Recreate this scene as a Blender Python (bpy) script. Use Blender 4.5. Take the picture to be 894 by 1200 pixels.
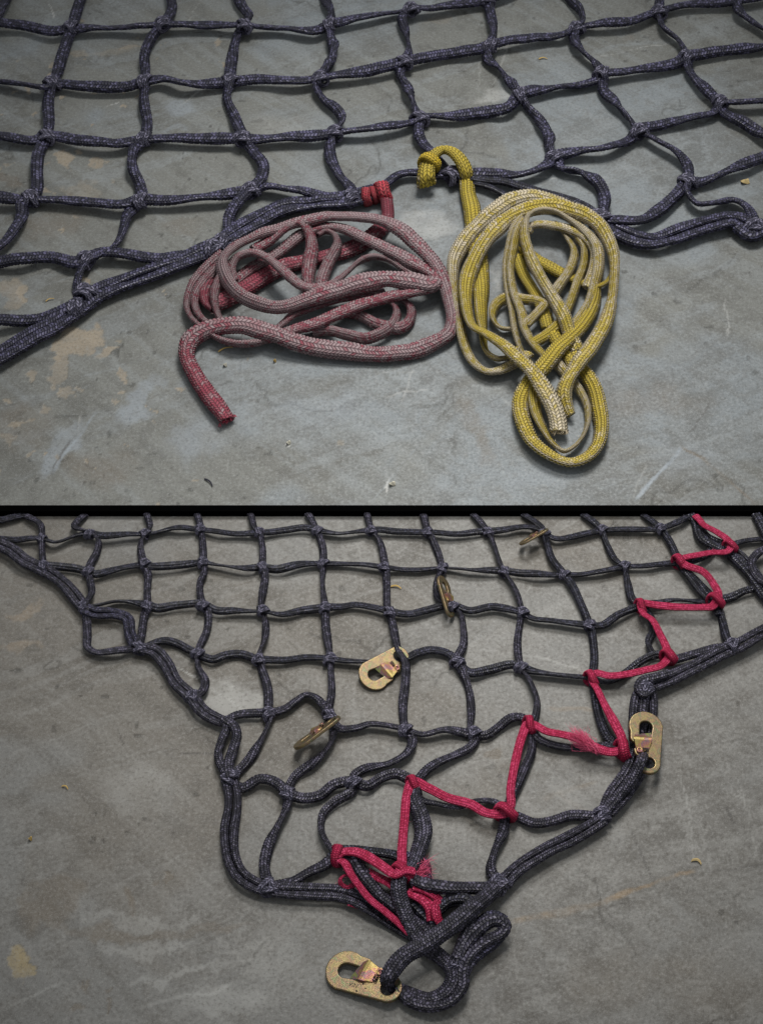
import bpy, bmesh, math, random
import numpy as np
from mathutils import Vector, Matrix, Euler

for o in list(bpy.data.objects):
    bpy.data.objects.remove(o, do_unlink=True)
scene = bpy.context.scene
C = scene.collection
rng = np.random.default_rng(7)
random.seed(7)

# ------------------------------------------------------------------ camera
DEP = math.radians(50.0)        # how steeply the camera looks down at the floor
DIST = 2.55
FOV = math.radians(29.0)
cam_loc = np.array([0.0, -DIST*math.cos(DEP), DIST*math.sin(DEP)])
fwd = np.array([0.0, math.cos(DEP), -math.sin(DEP)])
upv = np.array([0.0, math.sin(DEP), math.cos(DEP)])
FPX = 600.0/math.tan(FOV/2)
U1 = DIST/FPX                   # metres per photo pixel at the centre
cd = bpy.data.cameras.new('camera'); cam = bpy.data.objects.new('camera', cd); C.objects.link(cam)
cam.location = cam_loc
cam.rotation_euler = (math.pi/2-DEP, 0, 0)
cd.sensor_fit = 'VERTICAL'; cd.angle = FOV; cd.clip_end = 100; cd.clip_start = 0.05
scene.camera = cam

# ------------------------------------------------------------------ light
w = bpy.data.worlds.new('World'); scene.world = w; w.use_nodes = True
w.node_tree.nodes['Background'].inputs[0].default_value = (0.92, 0.96, 1.0, 1)
w.node_tree.nodes['Background'].inputs[1].default_value = 0.37

def spot(name, loc, target, power, size_deg, blend, radius, col):
    l = bpy.data.lights.new(name, 'SPOT'); l.energy = power; l.spot_size = math.radians(size_deg)
    l.spot_blend = blend; l.shadow_soft_size = radius; l.color = col
    o = bpy.data.objects.new(name, l); C.objects.link(o); o.location = loc
    o.rotation_euler = (Vector(target)-Vector(loc)).to_track_quat('-Z', 'Y').to_euler()
    return o
spot('back_spot', (0.30, 1.45, 2.1), (0.07, 0.34, 0), 250, 52, 1.0, 0.42, (1.0, 0.985, 0.96))  # unseen spot from behind; soft cone shaped to dim the corners of the view
spot('near_spot', (0.0, 0.30, 2.4), (0.10, -0.29, 0), 150, 31, 1.0, 0.38, (1.0, 0.965, 0.91))  # second unseen spot, added for a pool of light with dim corners

vs = scene.view_settings
vs.view_transform = 'Standard'; vs.look = 'None'; vs.exposure = 0.0; vs.gamma = 1.0; vs.use_curve_mapping = False
scene.render.engine = 'CYCLES'
scene.cycles.max_bounces = 4; scene.cycles.diffuse_bounces = 2; scene.cycles.glossy_bounces = 2; scene.cycles.use_denoising = True

# ------------------------------------------------------------------ helpers
def floor_pt(x, y, h=0.0):
    """point of the room seen at photo position x, y, standing h metres above the floor"""
    x = np.asarray(x, float); y = np.asarray(y, float); h = np.asarray(h, float)
    dx = (x-447)/FPX; dy = (600-y)/FPX
    D = np.stack([dx, fwd[1]+dy*upv[1], fwd[2]+dy*upv[2]], -1)
    t = (h-cam_loc[2])/D[..., 2]
    return cam_loc + D*t[..., None], t

def tag(o, label=None, cat=None, group=None, kind=None):
    if label: o['label'] = label
    if cat: o['category'] = cat
    if group: o['group'] = group
    if kind: o['kind'] = kind
    return o

def empty(name, loc, label, cat, group=None):
    o = bpy.data.objects.new(name, None); C.objects.link(o); o.location = loc; o.empty_display_size = 0.05
    return tag(o, label, cat, group)

def link(name, me, mat, parent=None):
    o = bpy.data.objects.new(name, me); C.objects.link(o)
    if mat and not me.materials: me.materials.append(mat)
    if parent:
        o.parent = parent
        o.matrix_parent_inverse = Matrix.Translation(parent.location).inverted() if not isinstance(parent.data, bpy.types.Mesh) else Matrix()
    return o

def catmull(P, per=14, closed=False):
    P = np.asarray(P, float)
    if closed: Q = np.vstack([P[-1:], P, P[:2]])
    else: Q = np.vstack([2*P[0]-P[1], P, 2*P[-1]-P[-2]])
    out = []
    for i in range(1, len(Q)-2):
        p0, p1, p2, p3 = Q[i-1], Q[i], Q[i+1], Q[i+2]
        # centripetal knots on the first two columns keep the curve free of loops
        d = lambda a, b: max(1e-4, np.linalg.norm((b-a)[:2]))**0.5
        t0 = 0; t1 = t0+d(p0, p1); t2 = t1+d(p1, p2); t3 = t2+d(p2, p3)
        t = np.linspace(t1, t2, per, endpoint=False)[:, None]
        A1 = (t1-t)/(t1-t0)*p0+(t-t0)/(t1-t0)*p1; A2 = (t2-t)/(t2-t1)*p1+(t-t1)/(t2-t1)*p2
        A3 = (t3-t)/(t3-t2)*p2+(t-t2)/(t3-t2)*p3
        B1 = (t2-t)/(t2-t0)*A1+(t-t0)/(t2-t0)*A2; B2 = (t3-t)/(t3-t1)*A2+(t-t1)/(t3-t1)*A3
        out.append((t2-t)/(t2-t1)*B1+(t-t1)/(t2-t1)*B2)
    out = np.vstack(out)
    if not closed: out = np.vstack([out, P[-1:]])
    return out

def wander(s, step, r):
    """smooth random -1..1 along s"""
    n = int(s.max()/step)+4
    v = r.uniform(-1, 1, n); f = s/step; i = f.astype(int); u = f-i; u = u*u*(3-2*u)
    return v[i]*(1-u)+v[i+1]*u

class Mesher:
    def __init__(self): self.V = []; self.F = []; self.UV = []; self.D = []; self.n = 0; self.T = []
    def tube(self, P, a, b, roll, dye, nseg=24, cols=12, pick=0.25, slant=0.9, relief=0.11, closed=False, cap=True, flat=2.3):
        """sweep a flattened braided section along P (world), a/b half width and thickness, roll in radians"""
        m = len(P)
        if closed: T = np.roll(P, -1, 0)-np.roll(P, 1, 0)
        else: T = np.gradient(P, axis=0)
        T /= np.linalg.norm(T, axis=1)[:, None]+1e-12
        if closed:   # frame by projecting the radial direction
            c = P.mean(0); R = P-c; R -= (R*T).sum(1)[:, None]*T; N = R/(np.linalg.norm(R, axis=1)[:, None]+1e-9); S = np.cross(T, N)
        else:
            Z = np.array([0, 0, 1.0]); S = np.cross(T, Z)
            ln = np.linalg.norm(S, axis=1)
            # keep the side vector steady where the cord stands upright
            S /= ln[:, None]+1e-9
            if ln.min() < 0.5:
                for k in range(1, m):
                    if ln[k] < 0.35:
                        S[k] = S[k-1]-T[k]*np.dot(S[k-1], T[k]); S[k] /= np.linalg.norm(S[k])+1e-9
                    if ln[k] < 0.5 and np.dot(S[k], S[k-1]) < 0: S[k] = -S[k]
            N = np.cross(S, T)
        seg = np.linalg.norm(np.diff(P, axis=0, append=P[:1] if closed else P[-1:]), axis=1)
        v = np.concatenate([[0], np.cumsum(seg/(2*a))[:-1]])
        th = np.linspace(0, 2*np.pi, nseg, endpoint=False)
        ct, st = np.cos(th), np.sin(th)
        ex = 2/flat
        cx = np.sign(ct)*np.abs(ct)**ex; cz = np.sign(st)*np.abs(st)**ex
        Uc = th/(2*np.pi)*cols; ci = np.floor(Uc); x = Uc-ci
        sg = (ci % 2)*2-1
        tt = v[:, None]/pick+sg*slant*x
        f = tt-np.floor(tt)
        hgt = np.sqrt(np.clip(4*x*(1-x), 0, 1)*np.clip(4*f*(1-f), 0, 1))*0.8+0.2*np.sqrt(np.clip(4*x*(1-x), 0, 1))
        sc = 1+relief*(hgt*2-1)
        px = a[:, None]*cx*sc; pz = b[:, None]*cz*(1+relief*1.5*(hgt*2-1))
        cr, sr = np.cos(roll)[:, None], np.sin(roll)[:, None]
        qx = px*cr-pz*sr; qz = px*sr+pz*cr
        V = P[:, None, :]+S[:, None, :]*qx[..., None]+N[:, None, :]*qz[..., None]
        rings = [V[k] for k in range(m)]; vv = list(v); dd = list(dye)
        if cap and not closed:
            def endring(k, sc_, off):
                c0 = P[k]; return c0+(V[k]-c0)*sc_+T[k]*off
            rings = [endring(0, .55, 1.3*b[0]), endring(0, .72, 0)]+rings+[endring(-1, .72, 0), endring(-1, .55, -1.3*b[-1])]
            vv = [vv[0]-.4, vv[0]-.2]+vv+[vv[-1]+.2, vv[-1]+.4]; dd = [dd[0]]*2+dd+[dd[-1]]*2
        R = len(rings); VV = np.array(rings).reshape(-1, 3)
        ii = np.arange(R if closed else R-1); jj = np.arange(nseg)
        I, J = np.meshgrid(ii, jj, indexing='ij'); I2 = (I+1) % R; J2 = (J+1) % nseg
        F = np.stack([I*nseg+J, I*nseg+J2, I2*nseg+J2, I2*nseg+J], -1).reshape(-1, 4)+self.n
        vv = np.array(vv+([v[-1]+seg[-1]/(2*a[-1])] if closed else []))
        ku = cols/12; kv = 0.25/pick; vv = vv*kv
        u0 = J/nseg*ku; u1 = (J+1)/nseg*ku; va = vv[I]; vb = vv[I+1] if closed else vv[I2]
        UV = np.stack([np.stack([u0, va], -1), np.stack([u1, va], -1), np.stack([u1, vb], -1), np.stack([u0, vb], -1)], 2).reshape(-1, 2)
        self.V.append(VV); self.F.append(F); self.UV.append(UV); self.D.append(np.repeat(np.array(dd), nseg)); self.n += len(VV)
    def mesh(self, name):
        V = np.vstack(self.V); F = np.vstack(self.F); UV = np.vstack(self.UV); D = np.concatenate(self.D)
        me = bpy.data.meshes.new(name)
        me.vertices.add(len(V)); me.vertices.foreach_set('co', V.astype(np.float32).ravel())
        me.loops.add(F.size); me.loops.foreach_set('vertex_index', F.astype(np.int32).ravel())
        me.polygons.add(len(F)); me.polygons.foreach_set('loop_start', np.arange(0, F.size, 4, dtype=np.int32))
        me.polygons.foreach_set('use_smooth', np.ones(len(F), bool))
        uv = me.uv_layers.new(name='UVMap'); uv.data.foreach_set('uv', UV.astype(np.float32).ravel())
        at = me.attributes.new('dye', 'FLOAT', 'POINT'); at.data.foreach_set('value', D.astype(np.float32))
        me.update(); me.validate()
        return me

SEED = [100]
def lay(M, pts, w, h=9, thick=0.55, roll=None, rollamp=30, rollstep=55, dye=0.3, lift=0, step=0.10, off=0, **kw):
    """lay a cord through photo positions; heights, widths in photo pixels at mid distance"""
    SEED[0] += 1; r = np.random.default_rng(SEED[0])
    P = np.array([(p[0], p[1], p[2] if len(p) > 2 else np.nan) for p in pts], float)
    if np.isnan(P[:, 2]).any():
        hs = h+lift*np.r_[0, r.uniform(-1, 1, max(0, len(P)-2)), 0][:len(P)]
        P[:, 2] = np.where(np.isnan(P[:, 2]), hs, P[:, 2])
    Q = catmull(P, 16)
    if callable(w): wpx = np.array([w(q) for q in Q[:, 1]])
    elif np.isscalar(w): wpx = np.full(len(Q), float(w))
    else: wpx = np.interp(np.linspace(0, 1, len(Q)), np.linspace(0, 1, len(w)), w)
    W, t = floor_pt(Q[:, 0], Q[:, 1], Q[:, 2]*U1)
    width = wpx*t/FPX
    seg = np.r_[0, np.cumsum(np.linalg.norm(np.diff(W, axis=0), axis=1))]
    n = max(6, int(seg[-1]/(width.mean()*step)))
    s = np.linspace(0, seg[-1], n)
    W = np.stack([np.interp(s, seg, W[:, k]) for k in range(3)], -1); width = np.interp(s, seg, width)
    # smooth a little
    for _ in range(2): W[1:-1] = (W[:-2]+2*W[1:-1]+W[2:])/4
    spx = s/U1
    if roll is None: ro = np.radians(rollamp)*wander(spx+r.uniform(0, 20), rollstep, r)
    elif np.isscalar(roll): ro = np.full(n, math.radians(roll))+np.radians(6)*wander(spx, 50, r)
    else: ro = np.radians(np.interp(np.linspace(0, 1, n), np.linspace(0, 1, len(roll)), roll))+np.radians(6)*wander(spx, 50, r)
    yq = np.interp(s, seg, Q[:, 1]); ro = ro*(np.clip((yq-606)/18, 0, 1) if Q[:, 1].mean() > 604 else 1)
    dy = np.full(n, dye) if np.isscalar(dye) else np.interp(np.linspace(0, 1, n), np.linspace(0, 1, len(dye)), dye)
    width = width*(1+0.11*wander(spx, 30, r))
    a = width/2; b = a*thick*(1+0.12*wander(spx, 33, r))
    if off:
        T = np.gradient(W, axis=0); S = np.stack([T[:, 1], -T[:, 0]], -1); S /= np.linalg.norm(S, axis=1)[:, None]+1e-9
        W[:, :2] += S*(off*width*(1+0.12*wander(spx, 40, r)))[:, None]
    low = a*np.abs(np.sin(ro))+b*np.abs(np.cos(ro))
    W[:, 2] = np.maximum(W[:, 2], low+0.0006)
    W[:, 2] += 0.0012*(wander(spx, 22, r)+1)
    M.tube(W, a, b, ro, dy, **kw)
    return W

# ------------------------------------------------------------------ materials
class NT:
    def __init__(self, name):
        self.m = bpy.data.materials.new(name); self.m.use_nodes = True; self.t = self.m.node_tree
        self.bsdf = self.t.nodes['Principled BSDF']
    def n(self, kind, **kw):
        nd = self.t.nodes.new(kind)
        for k, v in kw.items(): setattr(nd, k, v)
        return nd
    def put(self, sock, v):
        if v is None: return
        if isinstance(v, bpy.types.NodeSocket): self.t.links.new(v, sock)
        else: sock.default_value = v
    def math(self, op, a, b=None, c=None, clamp=False):
        nd = self.n('ShaderNodeMath', operation=op, use_clamp=clamp)
        for i, v in enumerate((a, b, c)): self.put(nd.inputs[i], v)
        return nd.outputs[0]
    def mix(self, f, a, b, blend='MIX'):
        nd = self.n('ShaderNodeMix', data_type='RGBA', blend_type=blend)
        self.put(nd.inputs[0], f); self.put(nd.inputs[6], a); self.put(nd.inputs[7], b)
        return nd.outputs[2]
    def noise(self, vec, scale, detail=4, rough=0.55, dist=0.0):
        nd = self.n('ShaderNodeTexNoise'); self.put(nd.inputs['Vector'], vec)
        nd.inputs['Scale'].default_value = scale; nd.inputs['Detail'].default_value = detail
        nd.inputs['Roughness'].default_value = rough; nd.inputs['Distortion'].default_value = dist
        return nd
    def ramp(self, f, lo, hi, a=0.0, b=1.0, smooth=True):
        nd = self.n('ShaderNodeMapRange', interpolation_type='SMOOTHSTEP' if smooth else 'LINEAR')
        self.put(nd.inputs[0], f)
        for i, v in enumerate((lo, hi, a, b)): self.put(nd.inputs[i+1], v)
        return nd.outputs[0]
    def pos(self): return self.n('ShaderNodeNewGeometry').outputs['Position']
    def out(self, **kw):
        for k, v in kw.items(): self.put(self.bsdf.inputs[k.replace('_', ' ')], v)
        return self.m

def c4(r, g, b): return (r, g, b, 1)

def braid_mat(name, dyed, worn, dirt, cols=12, pick=0.25, slant=0.9, rough=0.5, spec=0.32, bump=0.9, fade_lo=0.2, fade_hi=0.8, contrast=0.25, sheen=0.0, gap=0.75, edge=0.0, gap_shade=c4(0.012, 0.011, 0.012)):
    t = NT(name)
    uv = t.n('ShaderNodeUVMap', uv_map='UVMap'); sep = t.n('ShaderNodeSeparateXYZ'); t.t.links.new(uv.outputs[0], sep.inputs[0])
    Uc = t.math('MULTIPLY', sep.outputs[0], cols)
    ci = t.math('FLOOR', Uc); x = t.math('FRACT', Uc)
    sg = t.math('SUBTRACT', t.math('MULTIPLY', t.math('MODULO', t.math('ADD', ci, 100), 2), 2), 1)
    tt = t.math('ADD', t.math('DIVIDE', sep.outputs[1], pick), t.math('MULTIPLY', t.math('MULTIPLY', sg, slant), x))
    tt = t.math('ADD', tt, 1000)
    f = t.math('FRACT', tt); idd = t.math('FLOOR', tt)
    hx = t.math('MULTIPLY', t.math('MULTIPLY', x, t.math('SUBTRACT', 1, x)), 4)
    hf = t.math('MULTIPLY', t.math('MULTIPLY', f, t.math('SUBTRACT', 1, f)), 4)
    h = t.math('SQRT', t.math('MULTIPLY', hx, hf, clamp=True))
    cmb = t.n('ShaderNodeCombineXYZ'); t.put(cmb.inputs[0], ci); t.put(cmb.inputs[1], idd)
    wn = t.n('ShaderNodeTexWhiteNoise', noise_dimensions='2D'); t.put(wn.inputs['Vector'], cmb.outputs[0])
    p = t.pos()
    big = t.noise(p, 17, 2).outputs[0]; mid = t.noise(p, 70, 2).outputs[0]; fib = t.noise(p, 1500, 1).outputs[0]
    at = t.n('ShaderNodeAttribute', attribute_name='dye')
    # how much of the dye is left: per-cord amount, patchy wear, one yarn differing from the next
    k = t.math('ADD', at.outputs['Fac'], t.math('MULTIPLY', t.math('SUBTRACT', big, 0.5), 0.9))
    k = t.math('ADD', k, t.math('MULTIPLY', t.math('SUBTRACT', mid, 0.5), 0.5))
    k = t.math('ADD', k, t.math('MULTIPLY', t.math('SUBTRACT', wn.outputs[0], 0.5), contrast*2))
    # yarns keep their colour as they cross the braid diagonally
    yn = t.n('ShaderNodeCombineXYZ'); t.put(yn.inputs[0], sg); t.put(yn.inputs[1], t.math('MODULO', t.math('ADD', idd, t.math('MULTIPLY', sg, ci)), 6))
    yw = t.n('ShaderNodeTexWhiteNoise', noise_dimensions='2D'); t.put(yw.inputs['Vector'], yn.outputs[0])
    k = t.math('ADD', k, t.math('MULTIPLY', t.math('SUBTRACT', yw.outputs[0], 0.5), 0.4))
    if edge:
        e = t.math('ABSOLUTE', t.math('COSINE', t.math('MULTIPLY', sep.outputs[0], 2*math.pi)))
        k = t.math('SUBTRACT', t.math('ADD', k, edge*0.45), t.math('MULTIPLY', t.math('POWER', e, 5), edge))
    k = t.ramp(k, fade_lo, fade_hi)
    col = t.mix(k, worn, dyed)
    col = t.mix(t.ramp(wn.outputs[0], 0.0, 1.0, 0.0, 0.35, False), col, dirt)
    gr = t.ramp(mid, 0.58, 0.75, 0, 0.45)
    col = t.mix(gr, col, dirt)
    col = t.mix(t.ramp(fib, 0.3, 0.7, 0.0, 0.16), col, c4(*[min(1, q*1.25) for q in worn[:3]]))
    col = t.mix(t.ramp(h, 0.80, 0.22, 0, gap, False), col, gap_shade)  # shade in the gaps between picks, painted into the colour
    hh = t.math('ADD', h, t.math('MULTIPLY', fib, 0.25))
    bp = t.n('ShaderNodeBump'); bp.inputs['Strength'].default_value = bump; bp.inputs['Distance'].default_value = 0.0022
    t.put(bp.inputs['Height'], hh)
    ro = t.ramp(wn.outputs[0], 0, 1, rough-0.12, rough+0.12, False)
    return t.out(Base_Color=col, Roughness=ro, Specular_IOR_Level=spec, Normal=bp.outputs[0], Sheen_Weight=sheen, Sheen_Roughness=0.5)

NAVY = braid_mat('navy_braid', c4(0.009, 0.009, 0.024), c4(0.115, 0.108, 0.190), c4(0.016, 0.015, 0.024), contrast=0.75, fade_lo=-.15, fade_hi=.65, rough=.45, spec=.42, gap_shade=c4(.003, .003, .006), gap=.85, slant=.5)
NAVYG = braid_mat('faded_navy_braid', c4(0.008, 0.008, 0.019), c4(0.135, 0.124, 0.180), c4(0.024, 0.021, 0.024), contrast=0.55, fade_lo=-.2, fade_hi=.6, rough=.42, spec=.42, gap_shade=c4(.002, .002, .004), gap=.88, slant=.5)
BLACK = braid_mat('dark_navy_braid', c4(0.004, 0.004, 0.009), c4(0.070, 0.069, 0.105), c4(0.007, 0.007, 0.010), contrast=0.7, fade_lo=-.1, fade_hi=.6, rough=.40, spec=.45, gap_shade=c4(.0015, .0015, .003), gap=.9, slant=.5)  # darker copy of the cord; shade on the rows painted in
KNOTM = braid_mat('worn_knot_braid', c4(0.028, 0.028, 0.062), c4(0.20, 0.188, 0.265), c4(0.05, 0.047, 0.055), contrast=0.6, spec=.4, gap_shade=c4(.005, .005, .009), gap=.85, slant=.9)
REDROPE = braid_mat('faded_red_braid', c4(0.30, 0.018, 0.050), c4(0.345, 0.258, 0.266), c4(0.18, 0.125, 0.13), contrast=0.45, fade_lo=0.12, fade_hi=0.95, rough=0.75, spec=0.15, gap_shade=c4(.06, .028, .034), gap=.7)
YELROPE = braid_mat('yellow_cream_braid', c4(0.52, 0.385, 0.006), c4(0.66, 0.575, 0.435), c4(0.26, 0.21, 0.07), contrast=0.25, edge=0.7, fade_lo=.05, fade_hi=0.8, rough=0.72, spec=0.18, gap_shade=c4(.07, .055, .018), gap=.7)
CRIMSON = braid_mat('crimson_cord_weave', c4(0.40, 0.006, 0.050), c4(0.58, 0.045, 0.13), c4(0.14, 0.004, 0.024), contrast=0.5, slant=0.25, rough=0.5, spec=0.3, bump=0.6, gap_shade=c4(.12, .003, .02), gap=.7)

# ------------------------------------------------------------------ floor
def vnoise(X, Y, sc, seed, octv=5, rough=0.55):
    """fractal value noise, 0..1"""
    out = 0; amp = 1; tot = 0
    for o in range(octv):
        r = np.random.default_rng(seed*31+o); G = r.random((128, 128))
        x = X*sc*2**o+17.3*o+40; y = Y*sc*2**o+9.1*o+40
        i = np.floor(x).astype(int); j = np.floor(y).astype(int); u = x-i; v = y-j
        u = u*u*(3-2*u); v = v*v*(3-2*v); i %= 128; j %= 128; i2 = (i+1) % 128; j2 = (j+1) % 128
        out = out+amp*((G[i, j]*(1-u)+G[i2, j]*u)*(1-v)+(G[i, j2]*(1-u)+G[i2, j2]*u)*v); tot += amp; amp *= rough
    return out/tot
def sstep(x, a, b):
    q = np.clip((x-a)/(b-a), 0, 1); return q*q*(3-2*q)
def wear(X, Y, patches, lines, seed):
    """colour and amount of the stains, worn spots and scratches the floor carries"""
    col = np.zeros(X.shape+(3,)); al = np.zeros(X.shape); sunk = np.zeros(X.shape)
    dx = (vnoise(X, Y, 26, seed, 6, .6)-.5)*0.055; dy = (vnoise(X, Y, 26, seed+1, 6, .6)-.5)*0.055
    lx = (vnoise(X, Y, 9, seed+2, 5, .6)-.5)*0.035; ly = (vnoise(X, Y, 9, seed+3, 5, .6)-.5)*0.035
    n3 = vnoise(X, Y, 30, seed+4, 5, .65); n2 = vnoise(X, Y, 14, seed+5, 5, .65)
    def over(m, cc):
        na = m+al*(1-m)
        for k in range(3): col[..., k] = np.where(na > 1e-5, (cc[k]*m+col[..., k]*al*(1-m))/np.maximum(na, 1e-5), col[..., k])
        al[...] = na
    if seed == 3:      # small worn-through flecks scattered over the left of the far floor
        r = np.random.default_rng(77)
        patches = list(patches)+[(r.uniform(-10, 330)*r.uniform(.4, 1), r.uniform(20, 590), r.uniform(2, 6.5), r.uniform(2, 6.5), r.uniform(0, 90), TAN, r.uniform(.5, .9), .15) for _ in range(70)]
    for (x, y, rx, ry, ang, cc, op, soft) in patches:
        (wx, wy, _), dep = floor_pt(x, y, 0); c, s_ = math.cos(math.radians(ang)), math.sin(math.radians(ang))
        px = X+dx-wx; py = Y+dy-wy
        q = np.hypot((px*c+py*s_)/(rx*U1), (-px*s_+py*c)/(ry*U1))
        m = sstep(-q, -1.0, -1.0+soft)*min(1, op*1.25)*(0.65+0.35*sstep(n3, .36, .55))
        over(m, cc)
        if soft < .22: np.maximum(sunk, m, out=sunk)
    for (x0, y0, x1, y1, wpx, cc, op) in lines:
        a = floor_pt(x0, y0, 0)[0]; b = floor_pt(x1, y1, 0)[0]; d = b-a; L = np.linalg.norm(d); d /= L
        px = X+lx-a[0]; py = Y+ly-a[1]
        u = (px*d[0]+py*d[1])/L; v = np.abs(-px*d[1]+py*d[0])/(wpx*U1/2)
        m = sstep(-v, -1, -.35)*sstep(u, -.02, .12)*sstep(-u, -1.02, -.88)*op*(0.25+0.75*sstep(n2, .35, .6))
        over(m, cc)
    return col, al, sunk

def base_tone(X, Y, cool, warm, dark, pale, seed):
    """mottled cement: cool and warm areas, trowel film, grime, hairline cracks"""
    def lerp(c, m, q): return c*(1-m[..., None])+np.array(q[:3])*m[..., None]
    wx = (vnoise(X, Y, 5, seed+20, 4)-.5)*0.25; wy = (vnoise(X, Y, 5, seed+21, 4)-.5)*0.25
    n1 = vnoise(X+wx, Y+wy, 2.4, seed+22, 5, .6); n2 = vnoise(X+wx*.4, Y+wy*.4, 9, seed+23, 6, .68); n3 = vnoise(X, Y, 48, seed+24, 4, .72)
    c, s_ = math.cos(.42), math.sin(.42)
    br = vnoise((X*c+Y*s_)*3.2+wx*3, (-X*s_+Y*c)*26+wy*8, 1, seed+25, 6, .68)
    c, s_ = math.cos(-.75), math.sin(-.75)
    br2 = vnoise((X*c+Y*s_)*4+wx*2, (-X*s_+Y*c)*55+wy*6, 1, seed+26, 5, .7)
    col = np.zeros(X.shape+(3,))+np.array(cool[:3])
    col = lerp(col, sstep(n1-0.12*X, .43, .56), warm)
    col = lerp(col, sstep(n2*.6+br*.4, .47, .60)*.60, dark)
    col = lerp(col, sstep(n2*.3+n3*.7, .50, .62)*.45*sstep(n1, .62, .38), pale)
    col = lerp(col, sstep(br, .56, .66)*.30, pale)
    col = lerp(col, sstep(br2, .57, .64)*(.20 if seed < 5 else .15), pale)
    col = lerp(col, sstep(br2, .42, .34)*.25, dark)
    col = lerp(col, sstep(n3, .56, .70)*.45, dark)
    # hairline cracks where a warped field crosses its middle value
    f = vnoise(X+wx, Y+wy, 3.1, seed+27, 5, .55); g = np.hypot(*np.gradient(f))+1e-4
    hair = sstep(-np.abs(f-.5)/g, -1.1, -.2)*sstep(n2, .50, .58)
    col = lerp(col, hair*.5, [q*.5 for q in dark[:3]])
    pit = sstep(vnoise(X, Y, 80, seed+28, 2, .5), .80, .86)*sstep(n1, .45, .55)
    col = lerp(col, pit*.6, [q*.45 for q in dark[:3]])
    return col, n3, hair, pit
def concrete(name, speck_dark, speck_pale):
    t = NT(name); p = t.pos()
    wc = t.n('ShaderNodeAttribute', attribute_name='cement_colour'); wd = t.n('ShaderNodeAttribute', attribute_name='cement_depth')
    n4 = t.noise(p, 230, 2, 0.7).outputs[0]; n5 = t.noise(p, 800, 1, 0.6).outputs[0]
    col = t.mix(t.ramp(n4, 0.53, 0.66, 0, 0.34), wc.outputs['Color'], speck_dark)
    col = t.mix(t.ramp(n4, 0.46, 0.34, 0, 0.22), col, speck_pale)
    col = t.mix(t.ramp(n5, 0.54, 0.72, 0, 0.36), col, speck_pale)
    ht = t.math('ADD', t.math('MULTIPLY', n4, 0.5), wd.outputs['Fac'])
    bp = t.n('ShaderNodeBump'); bp.inputs['Strength'].default_value = 0.5; bp.inputs['Distance'].default_value = 0.0016; t.put(bp.inputs['Height'], ht)
    return t.out(Base_Color=col, Roughness=t.ramp(n4, 0.3, 0.7, 0.48, 0.68, False), Specular_IOR_Level=0.3, Normal=bp.outputs[0])

TAN = c4(0.255, 0.215, 0.160); BLUE = c4(0.235, 0.262, 0.285); BRN = c4(0.13, 0.110, 0.085); PALE = c4(0.40, 0.40, 0.38); DK = c4(0.055, 0.05, 0.045)
patchesA = [(88, 402, 36, 32, 20, TAN, .8, .12), (70, 432, 16, 34, 5, TAN, .55, .15), (127, 412, 9, 16, -25, TAN, .75, .15), (32, 443, 9, 13, 10, TAN, .6, .15),
    (82, 460, 7, 16, -20, TAN, .7, .15), (54, 476, 7, 8, 0, TAN, .7, .15), (10, 515, 8, 14, 0, TAN, .7, .15), (145, 441, 6, 11, -20, TAN, .7, .15),
    (95, 222, 26, 22, 0, TAN, .35, .3), (80, 188, 12, 20, 0, TAN, .75, .2), (112, 190, 8, 16, 0, TAN, .75, .2), (95, 60, 22, 8, 10, TAN, .5, .3), (150, 55, 24, 7, 0, TAN, .6, .25), (215, 265, 40, 22, 0, BRN, .35, .5), (12, 345, 13, 28, -15, TAN, .45, .25), (60, 262, 60, 40, 10, BRN, .45, .6),
    (10, 208, 16, 14, 0, BRN, .5, .4), (135, 60, 30, 12, 0, TAN, .28, .4), (520, 20, 26, 10, 0, TAN, .25, .4), (735, 40, 20, 12, 0, BRN, .35, .4),
    (205, 128, 34, 20, 20, BLUE, .45, .5), (205, 152, 30, 10, 0, BLUE, .4, .5), (585, 112, 60, 22, 10, PALE, .45, .6), (500, 262, 50, 34, 0, PALE, .40, .5), (590, 330, 20, 30, 0, PALE, .4, .5),
    (165, 470, 22, 60, -30, BLUE, .5, .4), (75, 530, 20, 60, -25, BLUE, .45, .4), (230, 520, 60, 40, 20, BLUE, .35, .6), (120, 550, 50, 40, 0, BRN, .45, .6),
    (30, 500, 50, 60, 0, BRN, .40, .6), (560, 500, 16, 80, 20, BRN, .40, .5), (760, 470, 110, 30, 0, BRN, .30, .7), (640, 560, 60, 30, 0, BLUE, .35, .6), (380, 480, 90, 40, 0, BLUE, .35, .7),
    (800, 540, 60, 40, 0, BLUE, .3, .7), (330, 150, 60, 40, 0, PALE, .2, .7), (715, 480, 5, 4, 0, DK, .6, .5), (337, 518, 4, 4, 0, PALE, .9, .3), (460, 566, 5, 5, 0, PALE, .8, .3), (396, 524, 5, 6, 0, TAN, .6, .4)]
linesA = [(748, 590, 795, 520, 6, BLUE, .8), (790, 520, 885, 590, 4, BRN, .9), (795, 520, 830, 470, 3, DK, .4), (90, 512, 60, 560, 4, DK, .5), (52, 0, 62, 20, 2, PALE, .8), (370, 500, 430, 570, 2.5, DK, .45),
    (345, 505, 370, 495, 2, DK, .4), (140, 120, 120, 128, 2, PALE, .6), (690, 70, 800, 45, 2, PALE, .35), (500, 520, 440, 590, 3, BLUE, .5), (0, 60, 60, 95, 2, DK, .35), (120, 480, 62, 558, 5, BLUE, .6), (850, 545, 700, 560, 2, DK, .25), (610, 590, 700, 530, 2, PALE, .3)]
TAN2 = c4(0.215, 0.175, 0.130); RUST = c4(0.24, 0.165, 0.09)
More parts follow.
